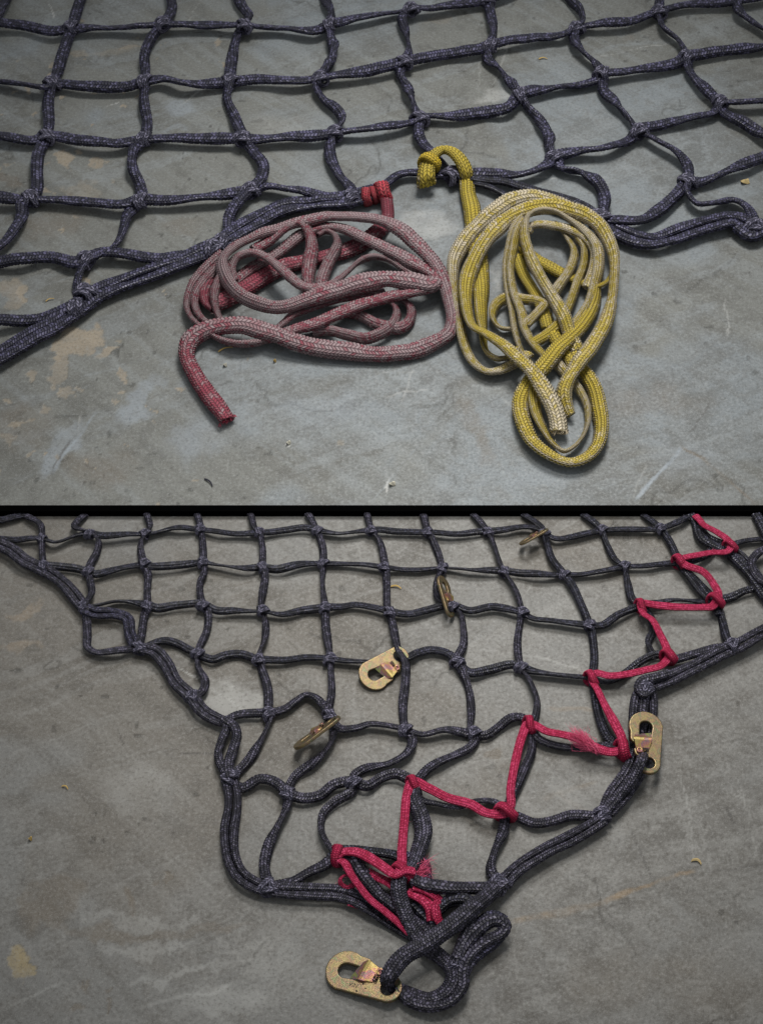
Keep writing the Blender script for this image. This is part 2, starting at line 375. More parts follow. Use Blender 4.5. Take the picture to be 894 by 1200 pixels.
patchesB = [(42, 715, 26, 11, 25, TAN2, .6, .25), (24, 760, 22, 12, 20, TAN2, .5, .3), (24, 1127, 11, 20, -25, c4(.30, .235, .12), .6, .2), (192, 1025, 6, 9, 0, BRN, .9, .2),
    (92, 1150, 4, 8, 0, BRN, .9, .2), (126, 1158, 6, 7, 0, BRN, .9, .2), (128, 1185, 5, 11, 0, BRN, .8, .2), (83, 1190, 5, 6, 0, BRN, .8, .2), (265, 825, 50, 36, 0, PALE, .35, .5),
    (60, 1060, 34, 40, 0, BRN, .55, .3), (180, 1096, 120, 8, 0, BRN, .5, .4), (170, 1080, 70, 8, 0, PALE, .2, .5), (180, 1112, 60, 7, 0, PALE, .22, .5), (215, 1140, 70, 6, 0, PALE, .22, .5), (260, 1175, 50, 16, 0, PALE, .25, .6), (575, 885, 13, 13, 0, BRN, .6, .35),
    (170, 925, 60, 40, 0, PALE, .18, .6), (820, 1150, 120, 60, 0, BRN, .30, .8), (700, 1150, 60, 40, 0, BRN, .25, .7), (310, 1130, 60, 40, 0, PALE, .15, .7), (480, 1185, 40, 12, 0, PALE, .15, .7)]
linesB = [(590, 1086, 680, 1065, 9, RUST, .55), (665, 1069, 745, 1044, 8, RUST, .6), (740, 1046, 815, 1030, 6, RUST, .55), (820, 1030, 894, 1010, 3, DK, .4), (700, 1062, 890, 1050, 2.5, DK, .5), (735, 968, 775, 1050, 2.5, DK, .5), (842, 945, 858, 968, 5, DK, .6),
    (785, 900, 815, 1020, 2, PALE, .26), (860, 900, 885, 1010, 2, PALE, .22), (604, 1080, 606, 1130, 2, PALE, .5), (500, 745, 690, 790, 3, PALE, .45), (600, 757, 600, 810, 1.6, PALE, .4), (655, 1000, 600, 1060, 2, DK, .3), (740, 780, 800, 830, 3, PALE, .3),
    (640, 930, 700, 915, 6, TAN2, .4), (640, 828, 700, 832, 7, TAN2, .4), (700, 950, 660, 920, 6, TAN2, .35), (146, 855, 152, 880, 2.5, DK, .6), (205, 886, 260, 884, 1.6, DK, .6), (148, 1040, 158, 1075, 6, BRN, .7), (75, 1035, 100, 1090, 8, PALE, .3), (190, 770, 290, 835, 2, PALE, .5), (220, 790, 285, 812, 2, PALE, .4),
    (150, 1180, 280, 1150, 5, PALE, .3), (0, 1185, 60, 1160, 4, PALE, .25), (880, 860, 820, 875, 3, DK, .4), (860, 1105, 880, 1140, 3, DK, .3), (20, 690, 80, 700, 3, PALE, .2)]

Y_SPLIT = floor_pt(447, 598.5, 0)[0][1]
def slab(name, y0, y1, mat, tones, patches, lines, seed):
    top = y0 > -1; xm = float(floor_pt(894+15, -15 if top else 598, 0)[0][0]); fx = np.arange(-xm, xm, 0.0023 if top else 0.0020)
    ylo = max(y0, float(floor_pt(447, 1215, 0)[0][1])); yhi = min(y1, float(floor_pt(447, -15, 0)[0][1]))
    xs = np.r_[-6, -3, -1.5, fx, 1.5, 3, 6]; ys = np.r_[[v for v in (-7, -3, -1.5) if v < ylo] if y0 < ylo else [], np.linspace(ylo, yhi, int((yhi-ylo)/(0.0030 if top else 0.0023))), [v for v in (1.6, 3, 7) if v > yhi] if y1 > yhi else []]
    X, Y = np.meshgrid(xs, ys); n, m = X.shape
    r = np.random.default_rng(seed+50); lines = [(*q[:4], q[4]*1.15, q[5], min(1, q[6]*1.25)) for q in lines]
    for k in range(70):   # stray scratches
        x, y = r.uniform(-60, 950), r.uniform(0, 590) if y0 > -1 else r.uniform(610, 1210)
        an = r.uniform(0, 6.28); L = r.uniform(15, 110)
        lines.append((x, y, x+L*math.cos(an), y+L*math.sin(an)*.6, r.uniform(2, 3.4), [PALE, DK, tones[2]][r.integers(0, 3)], r.uniform(.15, .45)))
    wc_, al, sunk = wear(X, Y, patches, lines, seed)
    base, n3, hair, pit = base_tone(X, Y, *tones, seed)
    col = base*(1-al[..., None])+wc_*al[..., None]*(0.82+0.36*n3[..., None])
    depth = n3*.55-pit*.8-hair*.5-sunk*.7
    me = bpy.data.meshes.new(name)
    V = np.stack([X, Y, X*0], -1).reshape(-1, 3)
    I, J = np.meshgrid(np.arange(n-1), np.arange(m-1), indexing='ij')
    F = np.stack([I*m+J, I*m+J+1, (I+1)*m+J+1, (I+1)*m+J], -1).reshape(-1, 4)
    me.vertices.add(len(V)); me.vertices.foreach_set('co', V.astype(np.float32).ravel())
    me.loops.add(F.size); me.loops.foreach_set('vertex_index', F.astype(np.int32).ravel())
    me.polygons.add(len(F)); me.polygons.foreach_set('loop_start', np.arange(0, F.size, 4, dtype=np.int32))
    me.attributes.new('cement_depth', 'FLOAT', 'POINT').data.foreach_set('value', depth.astype(np.float32).ravel())
    me.attributes.new('cement_colour', 'FLOAT_VECTOR', 'POINT').data.foreach_set('vector', col.astype(np.float32).ravel())
    me.update()
    o = link(name, me, mat); tag(o, kind='structure'); return o
slab('concrete_floor', Y_SPLIT+0.0005, 7, concrete('cool_grey_concrete', c4(.085, .083, .074), c4(.30, .31, .305)), (c4(.172, .190, .198), c4(.150, .152, .138), c4(.085, .083, .073), c4(.265, .290, .300)), patchesA, linesA, 3)
slab('concrete_floor', -7, Y_SPLIT-0.0005, concrete('warm_grey_concrete', c4(.075, .067, .056), c4(.29, .285, .268)), (c4(.160, .157, .147), c4(.134, .123, .106), c4(.072, .064, .053), c4(.270, .266, .250)), patchesB, linesB, 9)

# added black dividing band
t = NT('matte_black'); BAND_MAT = t.out(Base_Color=c4(.0012, .0012, .0012), Roughness=1.0, Specular_IOR_Level=0.0)
H_STRIP = 0.0095
yb = floor_pt(447, 592, H_STRIP)[0][1]; yf = floor_pt(447, 605, 0.0)[0][1]; yft = floor_pt(447, 604.6, 0.0)[0][1]
me = bpy.data.meshes.new('divider_band')
me.from_pydata([(-4, yf, 0), (4, yf, 0), (4, yft, H_STRIP), (-4, yft, H_STRIP), (-4, yb, H_STRIP), (4, yb, H_STRIP), (4, yb+.001, 0), (-4, yb+.001, 0)], [],
    [(0, 1, 2, 3), (3, 2, 5, 4), (4, 5, 6, 7), (0, 3, 4, 7), (1, 6, 5, 2), (0, 7, 6, 1)])
tag(link('divider_band', me, BAND_MAT), 'added matte black band dividing the floor between the two nets', 'floor strip')

# ------------------------------------------------------------------ knots
def loop_pts(axis, r, off, tilt, sq=0.85, n=28, ph=0.0):
    th = np.linspace(0, 2*np.pi, n, endpoint=False)
    a = r*np.cos(th); b = r*sq*np.sin(th); z = np.zeros(n)+0.17*r*np.sin(2*th+ph)
    if axis == 'x': P = np.stack([z+off+np.sin(tilt)*a, a*np.cos(tilt), b], -1)
    else: P = np.stack([a*np.cos(tilt), z+off+np.sin(tilt)*a, b], -1)
    return P
def knot_mesh(name, spec, wd=0.25):
    M = Mesher()
    for sp in spec:
        P = loop_pts(*sp[:4], ph=sp[4] if len(sp) > 4 else 0)
        n = len(P); P = catmull(P, 3, closed=True); n = len(P)
        M.tube(P, np.full(n, wd), np.full(n, wd*0.55), np.zeros(n), np.full(n, 0.35), nseg=12, cols=8, pick=0.42, relief=0.07, closed=True)
    return M.mesh(name)
KNOTS = [knot_mesh('knot_a', [('x', .60, -.26, .55), ('x', .56, .28, -.45, 1), ('y', .52, -.42, .25, 2)]),
         knot_mesh('knot_b', [('x', .58, .05, .75), ('y', .56, -.34, -.30, 1), ('y', .50, .36, .5, 2)]),
         knot_mesh('knot_c', [('x', .62, -.12, -.65), ('x', .54, .34, -.2, 2), ('y', .54, -.44, -.35)]),
         knot_mesh('knot_d', [('x', .60, .20, .35), ('x', .58, -.30, .2, 1), ('y', .56, .10, .8, 2)])]
for k in KNOTS: k.materials.append(KNOTM)
kcount = [0]
def knots(parent, nodes, wfun, lines, size=1.06):
    allp = np.vstack([L[:-1] for L in lines]); allt = np.vstack([np.diff(L, axis=0) for L in lines])
    for nd in nodes:
        x, y = nd[:2]; s = nd[2] if len(nd) > 2 else 1.0
        p, tt = floor_pt(x, y, 0.010)
        d = np.linalg.norm(allp[:, :2]-p[:2], axis=1); i = d.argmin()
        tv = allt[i]; ang = math.atan2(tv[1], tv[0])
        if abs(math.sin(ang)) > 0.75: ang -= math.pi/2
        z = min(max(allp[i][2], 0.007), 0.03)
        p, tt = floor_pt(x, y, z)
        wd = wfun(y)*tt/FPX*size*s
        me = KNOTS[kcount[0] % 4]; kcount[0] += 1
        o = bpy.data.objects.new('knot', me); C.objects.link(o); o.parent = parent
        o.matrix_parent_inverse = Matrix.Translation(parent.location).inverted()
        f = [1, -1][random.randint(0, 1)]
        o.matrix_basis = Matrix.Translation(Vector((p[0], p[1], max(z, wd*0.62)))) @ Matrix.Rotation(ang+random.uniform(-.3, .3)+(math.pi if f < 0 else 0), 4, 'Z') @ Matrix.Diagonal((wd, wd, wd*0.92, 1))

def strand(parent, pts, w, mat, name='cord', pairs=None, **kw):
    if 'cols' not in kw: kw.update(cols=10, pick=.27, nseg=20, relief=.13, slant=.5)
    M = Mesher(); L = lay(M, pts, w, **kw)
    link(name, M.mesh(name), mat, parent); return L

# ------------------------------------------------------------------ upper net
wA = lambda y: 12.6+y/300*2.2
netA = empty('cargo_net', tuple(floor_pt(450, 120, 0)[0]), 'dark navy braided rope net lying behind the coiled red and yellow ropes', 'net', 'navy rope nets on the floor')
rowsA = [
 [(-40, 24), (0, 27), (30, 31), (62, 37), (84, 34), (130, 33), (170, 31), (190, 29), (240, 30), (285, 30), (330, 34), (372, 36), (386, 29), (430, 20), (470, 14), (481, 10), (508, 10), (540, 5), (571, 0), (604, -14), (650, -40)],
 [(-40, 92), (0, 96), (25, 99), (55, 102), (62, 99), (100, 101), (150, 102), (170, 96), (190, 93), (215, 98), (250, 99), (268, 97), (300, 94), (350, 95), (374, 92), (420, 85), (460, 77), (472, 73), (520, 65), (560, 58), (574, 53), (600, 47), (640, 44), (661, 40), (674, 33), (705, 28), (740, 25), (771, 14), (800, 7), (856, 2), (910, -6)],
 [(-40, 158), (0, 160), (40, 165), (56, 160), (100, 166), (140, 168), (168, 164), (200, 163), (240, 163), (286, 163), (300, 164), (340, 161), (377, 159), (392, 156), (434, 151), (481, 144), (491, 138), (535, 137), (568, 132), (595, 126), (609, 112), (644, 104), (695, 96), (706, 87), (735, 84), (792, 75), (805, 67), (836, 62), (894, 55), (930, 50)],
 [(-40, 230), (0, 232), (23, 234), (36, 234), (67, 235), (111, 238), (144, 240), (165, 235), (201, 236), (235, 232), (268, 228), (293, 224), (312, 219), (334, 221), (357, 225), (386, 232), (408, 234)],
 [(-40, 312), (0, 307), (27, 304), (60, 302), (87, 308), (102, 305), (113, 299), (124, 296), (151, 299), (188, 303), (221, 299), (246, 291)],
 [(-40, 378), (0, 376), (34, 376), (57, 373), (80, 363), (97, 352)],
 # strands right of the yellow tie
 [(532, 208), (554, 204), (581, 205), (605, 206), (625, 201), (641, 194), (651, 184), (678, 178), (711, 173), (738, 164), (747, 153), (768, 148), (812, 138), (836, 132), (844, 122), (862, 121), (894, 119), (930, 117)],
 [(703, 258), (725, 259), (751, 258), (771, 248), (791, 230), (806, 215), (822, 213), (850, 202), (876, 191), (894, 185), (930, 172)],
]
colsA = [
 [(14, -20), (7, 0), (0, 20), (-12, 40)],
 [(104, -25), (97, -5), (90, 15), (84, 34), (75, 60), (68, 85), (62, 99), (57, 120), (58, 145), (55, 160), (46, 180), (44, 205), (44, 221), (36, 234), (26, 240), (27, 250), (19, 268), (3, 287), (-12, 300)],
 [(198, -20), (201, 0), (202, 10), (192, 29), (178, 45), (170, 65), (171, 85), (170, 96), (169, 120), (173, 145), (169, 164), (157, 178), (156, 197), (164, 217), (166, 234), (151, 252), (139, 284), (124, 297), (102, 308), (93, 322), (91, 336), (103, 344)],
 [(272, -25), (280, 0), (287, 12), (292, 20), (285, 30), (276, 48), (272, 70), (269, 97), (266, 115), (275, 138), (286, 162), (299, 180), (309, 195), (307, 208), (294, 223), (280, 237), (269, 255), (268, 272), (260, 286)],
 [(376, -20), (381, 0), (389, 18), (386, 30), (388, 42), (391, 57), (385, 76), (374, 92), (371, 103), (379, 116), (394, 128), (401, 141), (392, 156), (387, 166), (388, 186), (398, 206), (411, 221), (412, 233)],
 [(481, 9), (471, 19), (475, 38), (480, 62), (472, 74), (469, 86), (480, 110), (488, 130), (491, 140), (490, 155), (495, 168), (505, 178), (520, 192), (530, 204)],
 [(568, -20), (571, 2), (575, 18), (578, 42), (573, 55), (570, 68), (585, 81), (603, 103), (610, 114), (617, 125), (632, 142), (643, 161), (644, 177), (650, 186), (657, 197), (683, 203), (702, 217), (708, 234), (706, 248), (702, 257)],
 [(655, -20), (668, 0), (680, 13), (682, 25), (674, 34), (672, 46), (682, 61), (699, 76), (706, 88), (706, 105), (721, 121), (738, 141), (747, 153), (768, 164), (792, 178), (805, 195), (806, 213), (805, 225), (816, 239), (833, 239), (856, 235), (873, 242), (882, 255), (886, 268)],
 [(770, -20), (772, 0), (772, 14), (776, 31), (795, 48), (805, 67), (807, 82), (822, 101), (838, 118), (849, 134), (872, 145), (900, 163)],
 [(858, -20), (862, 2), (866, 14), (881, 26), (905, 42)],
]
LA = []
for i, r in enumerate(rowsA): LA.append(strand(netA, r, wA, NAVY, h=12 if i < 4 else 11, lift=3.5, rollamp=36, thick=0.40, dye=0.38, cols=10, pick=.27, nseg=20, relief=.14, slant=.5))
colwidth = lambda y: wA(y)*0.92
rollC = [50, 30, 45, 50, 62, 66, 66, 60, 55, 50]
for i, r in enumerate(colsA): strand(netA, r, colwidth, NAVY, h=11, lift=3, rollamp=rollC[i]*1.2, rollstep=48, thick=0.40, dye=0.45, cols=10, pick=.27, nseg=20, relief=.14, slant=.5)
bordA = [
 [(-40, 442), (0, 418), (38, 394), (70, 378), (96, 357), (110, 346), (160, 326), (215, 306), (248, 291), (264, 282), (295, 262), (330, 244), (370, 239), (410, 234), (432, 228), (455, 219), (470, 208), (488, 206), (505, 210), (532, 209)],
 [(704, 258), (722, 270), (748, 281), (768, 283), (799, 273), (833, 262), (856, 258), (886, 266), (910, 268)],
]
for pts in bordA[:1]:
    strand(netA, pts[:15], lambda y: 13.2, NAVY, h=11, off=0.50, rollamp=24, dye=0.33, name='border_cord')
    LA.append(strand(netA, pts, lambda y: 13.2, NAVY, h=10, off=-0.48, rollamp=24, dye=0.36, name='border_cord'))
strand(netA, bordA[1], lambda y: 13, NAVY, h=11, off=0.5, rollamp=24, dye=0.36, name='border_cord')
LA.append(strand(netA, bordA[1], lambda y: 13, NAVY, h=10, off=-0.5, rollamp=24, dye=0.36, name='border_cord'))
strand(netA, [(862, 266), (879, 277), (894, 272), (915, 262)], 13, NAVY, h=12, name='border_cord')
strand(netA, [(538, 208), (558, 211), (587, 213), (614, 221), (648, 230), (677, 239), (692, 248), (704, 258)], 10.5, BLACK, h=9, rollamp=40, name='border_cord')
strand(netA, [(538, 212), (558, 215), (576, 221), (592, 229), (606, 240)], 9.5, BLACK, h=8, rollamp=40, name='border_cord')
knots(netA, [(84, 34), (191, 29), (286, 30), (386, 30), (481, 10), (571, 1), (62, 99), (170, 96), (269, 97), (375, 92), (472, 73), (574, 54), (674, 34), (771, 14),
  (55, 160), (168, 164), (286, 162), (392, 156), (491, 139), (609, 112), (706, 88), (805, 68), (36, 234), (165, 236), (294, 223), (412, 233), (532, 208, 1.15), (650, 186), (747, 153), (844, 122),
  (806, 215), (703, 256, 1.1), (885, 266, 1.1), (102, 305), (103, 346, 1.15), (88, 362, 1.1), (249, 291, 1.15), (262, 284)], wA, LA)

# ------------------------------------------------------------------ lower net
wB = lambda y: 8.2+max(0, y-605)/595*7.0
netB = empty('cargo_net', tuple(floor_pt(450, 800, 0)[0]), 'weathered navy rope net with metal hooks and crimson lacing along its corner', 'net', 'navy rope nets on the floor')
rowsB = [
 [(-30, 618, 4), (0, 611, 4), (17, 607, 4), (30, 604, 3)],
 [(-30, 631), (0, 632), (22, 633), (49, 632), (64, 636), (87, 629), (105, 626), (120, 629), (150, 627), (170, 627), (196, 621), (212, 619), (235, 621), (259, 624), (285, 626), (304, 625), (332, 622), (358, 619), (372, 622), (399, 626), (435, 621), (468, 624), (501, 624), (532, 626), (571, 623), (591, 621), (613, 618), (631, 621), (640, 627), (650, 632), (672, 629), (705, 622), (739, 621), (774, 620), (789, 614), (800, 609), (810, 604, 3)],
 [(52, 664), (66, 664), (92, 667), (104, 671), (113, 674), (131, 670), (162, 663), (180, 665), (210, 663), (238, 660), (255, 663), (287, 667), (308, 666), (326, 668), (354, 662), (379, 661), (416, 662), (451, 665), (470, 668), (490, 668), (518, 666), (552, 668), (590, 669), (608, 672), (636, 674), (662, 674), (680, 674), (705, 670), (732, 665), (756, 664), (787, 660), (800, 660), (815, 657), (829, 650), (838, 641), (856, 639), (868, 635), (894, 632), (920, 630)],
 [(99, 712), (117, 710), (140, 705), (173, 709), (184, 713), (207, 710), (238, 709), (254, 716), (276, 717), (307, 717), (332, 721), (360, 715), (381, 713), (399, 712), (416, 709), (438, 712), (456, 717), (476, 720), (496, 717), (520, 711), (531, 710), (552, 716), (580, 712), (611, 719), (625, 726), (650, 728), (690, 733), (706, 733), (725, 721), (749, 711), (770, 708), (789, 704), (826, 705), (842, 703), (857, 700), (873, 693), (894, 688), (920, 682)],
 [(164, 759), (190, 751), (207, 754), (222, 762), (232, 767), (250, 773), (262, 769), (282, 767), (303, 773), (332, 774), (360, 771), (387, 773), (412, 775), (440, 776), (468, 774), (480, 770), (490, 765), (507, 762), (526, 767), (535, 776), (550, 789), (573, 786), (598, 780), (610, 782), (626, 787), (657, 792), (693, 796), (710, 800), (732, 790), (750, 776), (768, 768), (786, 770)],
 [(264, 846), (280, 838), (315, 836), (334, 831), (348, 821), (359, 815), (370, 818), (383, 832), (397, 854), (417, 853), (434, 849), (474, 855), (496, 861), (524, 856), (552, 861), (570, 862), (584, 853), (598, 842), (610, 841), (620, 849), (630, 866), (651, 874), (682, 877), (718, 874), (730, 878)],
 [(269, 916), (285, 924), (304, 914), (321, 917), (337, 929), (352, 936), (374, 933), (391, 921), (413, 917), (430, 922), (447, 912), (464, 908), (479, 914), (486, 919), (490, 936), (513, 943), (538, 947), (557, 940), (580, 941), (592, 952), (608, 958), (625, 965), (647, 963), (669, 956), (690, 957), (706, 960)],
 [(392, 1004), (380, 1014), (363, 1022), (343, 1033), (320, 1040)],
]
colsB = [
 [(28, 603, 3), (34, 606, 5), (48, 615), (50, 630), (50, 646), (52, 665)],
 [(101, 603, 3), (97, 606, 5), (88, 618), (106, 625), (116, 634), (115, 646), (104, 668), (106, 680), (108, 696), (100, 711), (102, 725), (103, 747), (103, 758), (112, 765), (140, 763), (162, 760)],
 [(172, 603, 3), (174, 608, 5), (176, 617), (170, 627), (165, 639), (169, 661), (174, 675), (173, 693), (173, 709), (169, 725), (166, 747), (162, 758)],
 [(231, 603, 3), (233, 608, 5), (236, 620), (238, 640), (239, 659), (240, 671), (235, 683), (236, 702), (244, 719), (243, 738), (232, 764), (233, 782), (241, 799), (238, 810), (227, 818)],
 [(293, 603, 3), (295, 606, 5), (298, 618), (304, 626), (308, 642), (308, 665), (311, 676), (308, 696), (306, 716), (311, 726), (311, 747), (303, 770), (307, 784), (314, 807), (315, 836), (316, 846), (304, 871), (287, 897), (270, 913)],
 [(360, 603, 3), (363, 606, 5), (370, 619), (378, 640), (379, 660), (378, 680), (381, 712), (382, 735), (387, 771), (388, 790), (389, 810), (386, 832), (391, 853), (388, 871), (367, 894), (345, 912), (337, 929), (337, 944), (327, 965), (315, 991), (310, 1015), (315, 1038)],
 [(430, 603, 3), (431, 606, 5), (435, 620), (445, 634), (451, 662), (453, 680), (454, 712), (460, 732), (467, 762, 12), (475, 776, 17), (475, 800, 10), (472, 826), (475, 855), (483, 868), (477, 883), (457, 895), (426, 902), (414, 912), (414, 928), (392, 942), (378, 957), (377, 974), (385, 991), (393, 1002)],
 [(495, 603, 3), (497, 606, 5), (501, 623), (507, 634), (517, 664), (511, 684), (514, 701), (529, 711), (539, 718), (543, 736), (543, 755), (535, 775), (542, 789), (550, 813), (552, 836), (551, 856), (558, 865), (550, 877), (536, 884), (517, 892), (500, 903), (490, 914)],
 [(553, 603, 3), (557, 606, 5), (570, 622), (578, 637), (589, 668), (600, 684), (608, 703), (611, 718), (608, 736), (606, 758), (610, 781), (620, 797), (629, 821), (627, 840), (622, 851), (623, 878), (614, 902), (601, 930), (593, 952), (589, 976), (578, 1001), (575, 1020), (585, 1036)],
 [(612, 603, 3), (619, 607, 5), (634, 619), (641, 640), (647, 657), (660, 673), (670, 687), (680, 708), (690, 732), (694, 748), (696, 772), (694, 794), (697, 812), (701, 838), (711, 862), (727, 877)],
 [(682, 603, 3), (688, 607, 5), (703, 621), (711, 640), (719, 655), (731, 666), (735, 683), (740, 702), (750, 711), (762, 725), (765, 740), (759, 753), (765, 768)],
 [(752, 603, 3), (758, 607, 5), (773, 620), (782, 631), (792, 651), (800, 664), (814, 680), (828, 694), (839, 706), (846, 728), (851, 748), (858, 758)],
 [(812, 603, 3), (818, 611, 5), (827, 629), (851, 640), (868, 651), (882, 667), (898, 688), (915, 700)],
]
LB = []
for i, r in enumerate(rowsB): LB.append(strand(netB, r, lambda y: wB(y)*(1.0 if y > 780 else 0.98), BLACK if i < 5 else NAVYG, h=6, lift=1.5, rollamp=52, thick=0.38, dye=0.40, cols=10, pick=.27, nseg=20, relief=.14, slant=.5))  # rows darker than columns: the fall of light is put into the colours
for i, r in enumerate(colsB): strand(netB, r, lambda y: wB(y)*0.94, NAVYG if i < 9 else BLACK, h=6, lift=1.5, rollamp=62, thick=0.38, dye=0.35, cols=10, pick=.27, nseg=20, relief=.14, slant=.5)
strand(netB, [(809, 604, 3), (815, 612, 5), (822, 632), (848, 646), (862, 656), (876, 672), (892, 696), (910, 712)], 11, BLACK, h=7, rollamp=40)
strand(netB, [(796, 661), (808, 678), (821, 695), (836, 709), (842, 722)], 10, BLACK, h=6, rollamp=40)
strand(netB, [(910, 640), (888, 648), (880, 660), (886, 676), (905, 690)], 10, NAVYG, h=12, rollamp=40)
strand(netB, [(885, 604, 3), (890, 612, 6), (898, 630), (910, 650)], 12, BLACK, h=7, rollamp=40)
# paired border cords
def pair(pts, wd, mat, h=7, sep=0.52, **kw):
    wd = wd*0.82
    strand(netB, pts, wd, mat, h=h+1, off=sep, rollamp=26, name='border_cord', **kw)
    LB.append(strand(netB, pts, wd, mat, h=h, off=-sep, rollamp=26, name='border_cord', **kw))
pair([(-25, 632), (0, 639), (14, 645), (28, 657), (48, 666), (67, 677), (84, 693), (98, 711)], 9.5, NAVYG)
pair([(98, 714), (112, 719), (136, 720), (150, 726), (153, 742), (160, 757)], 8.5, NAVY)
pair([(162, 759), (181, 764), (195, 779), (206, 799), (226, 818), (237, 832), (253, 842), (266, 848)], 10, NAVYG)
strand(netB, [(262, 845), (266, 853), (261, 866), (256, 885), (262, 902), (269, 912)], 11, NAVYG, h=10, name='border_cord')
strand(netB, [(262, 842), (274, 851), (278, 862), (274, 877), (268, 897), (270, 913)], 12, NAVYG, h=12, name='border_cord')
pair([(269, 913), (273, 930), (273, 950), (269, 974), (271, 1005), (283, 1027), (304, 1040), (320, 1043), (345, 1045), (370, 1046), (394, 1047), (413, 1052), (435, 1064), (456, 1078, 4), (478, 1092, 3), (496, 1104, 2)], 12, NAVYG)
pair([(920, 728), (894, 741), (868, 755), (840, 768), (815, 781), (790, 793), (765, 804)], 11, NAVYG, h=11)
strand(netB, [(858, 759), (838, 761), (812, 768), (786, 774)], 11, NAVYG, h=9, name='border_cord')
strand(netB, [(784, 790), (766, 795), (752, 799), (748, 806), (754, 814), (764, 808)], 11, NAVYG, h=16, name='border_cord')
strand(netB, [(752, 806), (745, 818), (742, 836), (741, 858), (742, 880), (734, 902), (716, 928), (705, 952)], 11, NAVYG, h=9, name='border_cord')
strand(netB, [(762, 808), (765, 824), (764, 846), (762, 866), (760, 884), (752, 904), (733, 934), (714, 955)], 11, NAVYG, h=9, name='border_cord')
strand(netB, [(756, 812, 9), (754, 826, 9), (752, 850, 9), (751, 874, 9), (753, 884, 16), (751, 892, 31), (743, 908, 26), (724, 934, 14), (709, 953, 11)], 12.5, NAVYG, h=11, name='border_cord')
pair([(706, 960), (689, 971), (664, 985), (636, 999), (608, 1016), (590, 1032), (577, 1044)], 12, NAVYG, h=11, sep=0.48)
# the heavy tail cord through the hook's eye
tailw = [22, 24, 25, 25, 24]
strand(netB, [(584, 1038, 14), (577, 1045, 18), (556, 1063, 26), (527, 1087, 28), (499, 1107, 26), (474, 1121, 27), (460, 1137, 27), (454, 1149, 24), (456, 1158, 10), (466, 1162, 0), (484, 1167, 4), (504, 1171, 9), (522, 1163, 10), (531, 1148, 12), (528, 1134, 12), (516, 1122, 10), (502, 1112, 7), (488, 1098, 7), (477, 1077, 10), (469, 1055, 15), (467, 1036, 20), (473, 1024, 22), (484, 1014, 18), (490, 998, 14), (496, 977, 12), (493, 957, 12), (484, 936, 12), (486, 920, 12)],
       [18, 19, 21, 22, 22, 21, 19, 17, 14, 15, 17, 18, 19, 19, 18, 18, 19, 19, 19, 19, 18, 16, 17, 19, 19, 18, 17, 16], NAVYG, name='border_cord', roll=12, thick=0.5, cols=16, pick=.18, nseg=32, step=.07, slant=.5)
strand(netB, [(466, 1163, 0), (480, 1174, 5), (504, 1180, 9), (528, 1174, 11), (541, 1156, 13), (541, 1138, 15), (552, 1117, 15), (571, 1103, 15), (588, 1094, 15), (591, 1084, 17), (580, 1079, 19), (562, 1088, 20), (545, 1108, 17), (536, 1126, 15)], 16, NAVYG, name='border_cord', roll=25, thick=0.6)
strand(netB, [(532, 1130, 14), (540, 1108, 18), (550, 1084, 20), (556, 1066, 14)], 13, NAVYG, name='border_cord')
strand(netB, [(548, 1130, 12), (560, 1118, 12), (576, 1106, 12), (586, 1096, 10)], 14, NAVY, name='border_cord')
strand(netB, [(500, 1062, 7), (512, 1068, 8), (524, 1060, 9), (538, 1058, 10), (546, 1064, 10)], 12, BLACK, name='border_cord')
strand(netB, [(482, 1030, 18), (496, 1037, 16), (524, 1041, 14), (552, 1041, 13), (582, 1040, 14), (590, 1034, 14)], 18, NAVYG, name='border_cord', roll=20)
strand(netB, [(396, 1000, 8), (420, 997, 9), (445, 1000, 9), (466, 1004, 9), (476, 1014, 10)], 15, BLACK)
strand(netB, [(404, 1004, 12), (414, 1007, 13), (424, 1022, 12), (435, 1037, 11), (447, 1051, 10), (462, 1062, 9), (474, 1070, 8)], 14, NAVYG)
strand(netB, [(484, 1060, 6), (494, 1070, 6), (506, 1082, 6), (512, 1094, 6)], 15, BLACK)
strand(netB, [(430, 1046, 6), (448, 1056, 7), (470, 1068, 8), (492, 1084, 8), (508, 1098, 5)], 12, NAVYG)
strand(netB, [(512, 1066, 10), (528, 1054, 13), (546, 1054, 14), (553, 1064, 13), (545, 1076, 11), (528, 1084, 9)], 13, BLACK)
strand(netB, [(470, 1008, 12), (484, 1004, 13), (498, 1014, 11), (500, 1030, 9)], 12, NAVY)
strand(netB, [(556, 1090, 16), (566, 1078, 18), (580, 1074, 18), (592, 1080, 15)], 12, NAVY)
knots(netB, [(49, 631), (105, 626), (170, 627), (235, 621), (304, 625), (372, 622), (435, 621), (501, 624), (571, 623), (638, 625), (705, 622), (774, 620),
  (51, 665, 1.1), (104, 670), (169, 662), (238, 660), (308, 666), (379, 661), (451, 664), (518, 666), (590, 669), (661, 674), (732, 665), (98, 712), (173, 710), (238, 710), (307, 717), (381, 713), (456, 717), (530, 711), (611, 719), (690, 733),
  (162, 759, 1.1), (232, 766), (304, 772), (387, 773), (535, 776), (610, 782), (227, 818), (315, 837), (386, 838), (475, 856), (554, 861), (269, 912, 1.15), (337, 929), (414, 917), (315, 1039, 1.1), (706, 958, 1.2), (586, 1037, 1.2), (540, 1135, 1.2), (858, 758, 1.2), (757, 808, 1.3)],
  wB, LB, 1.10)

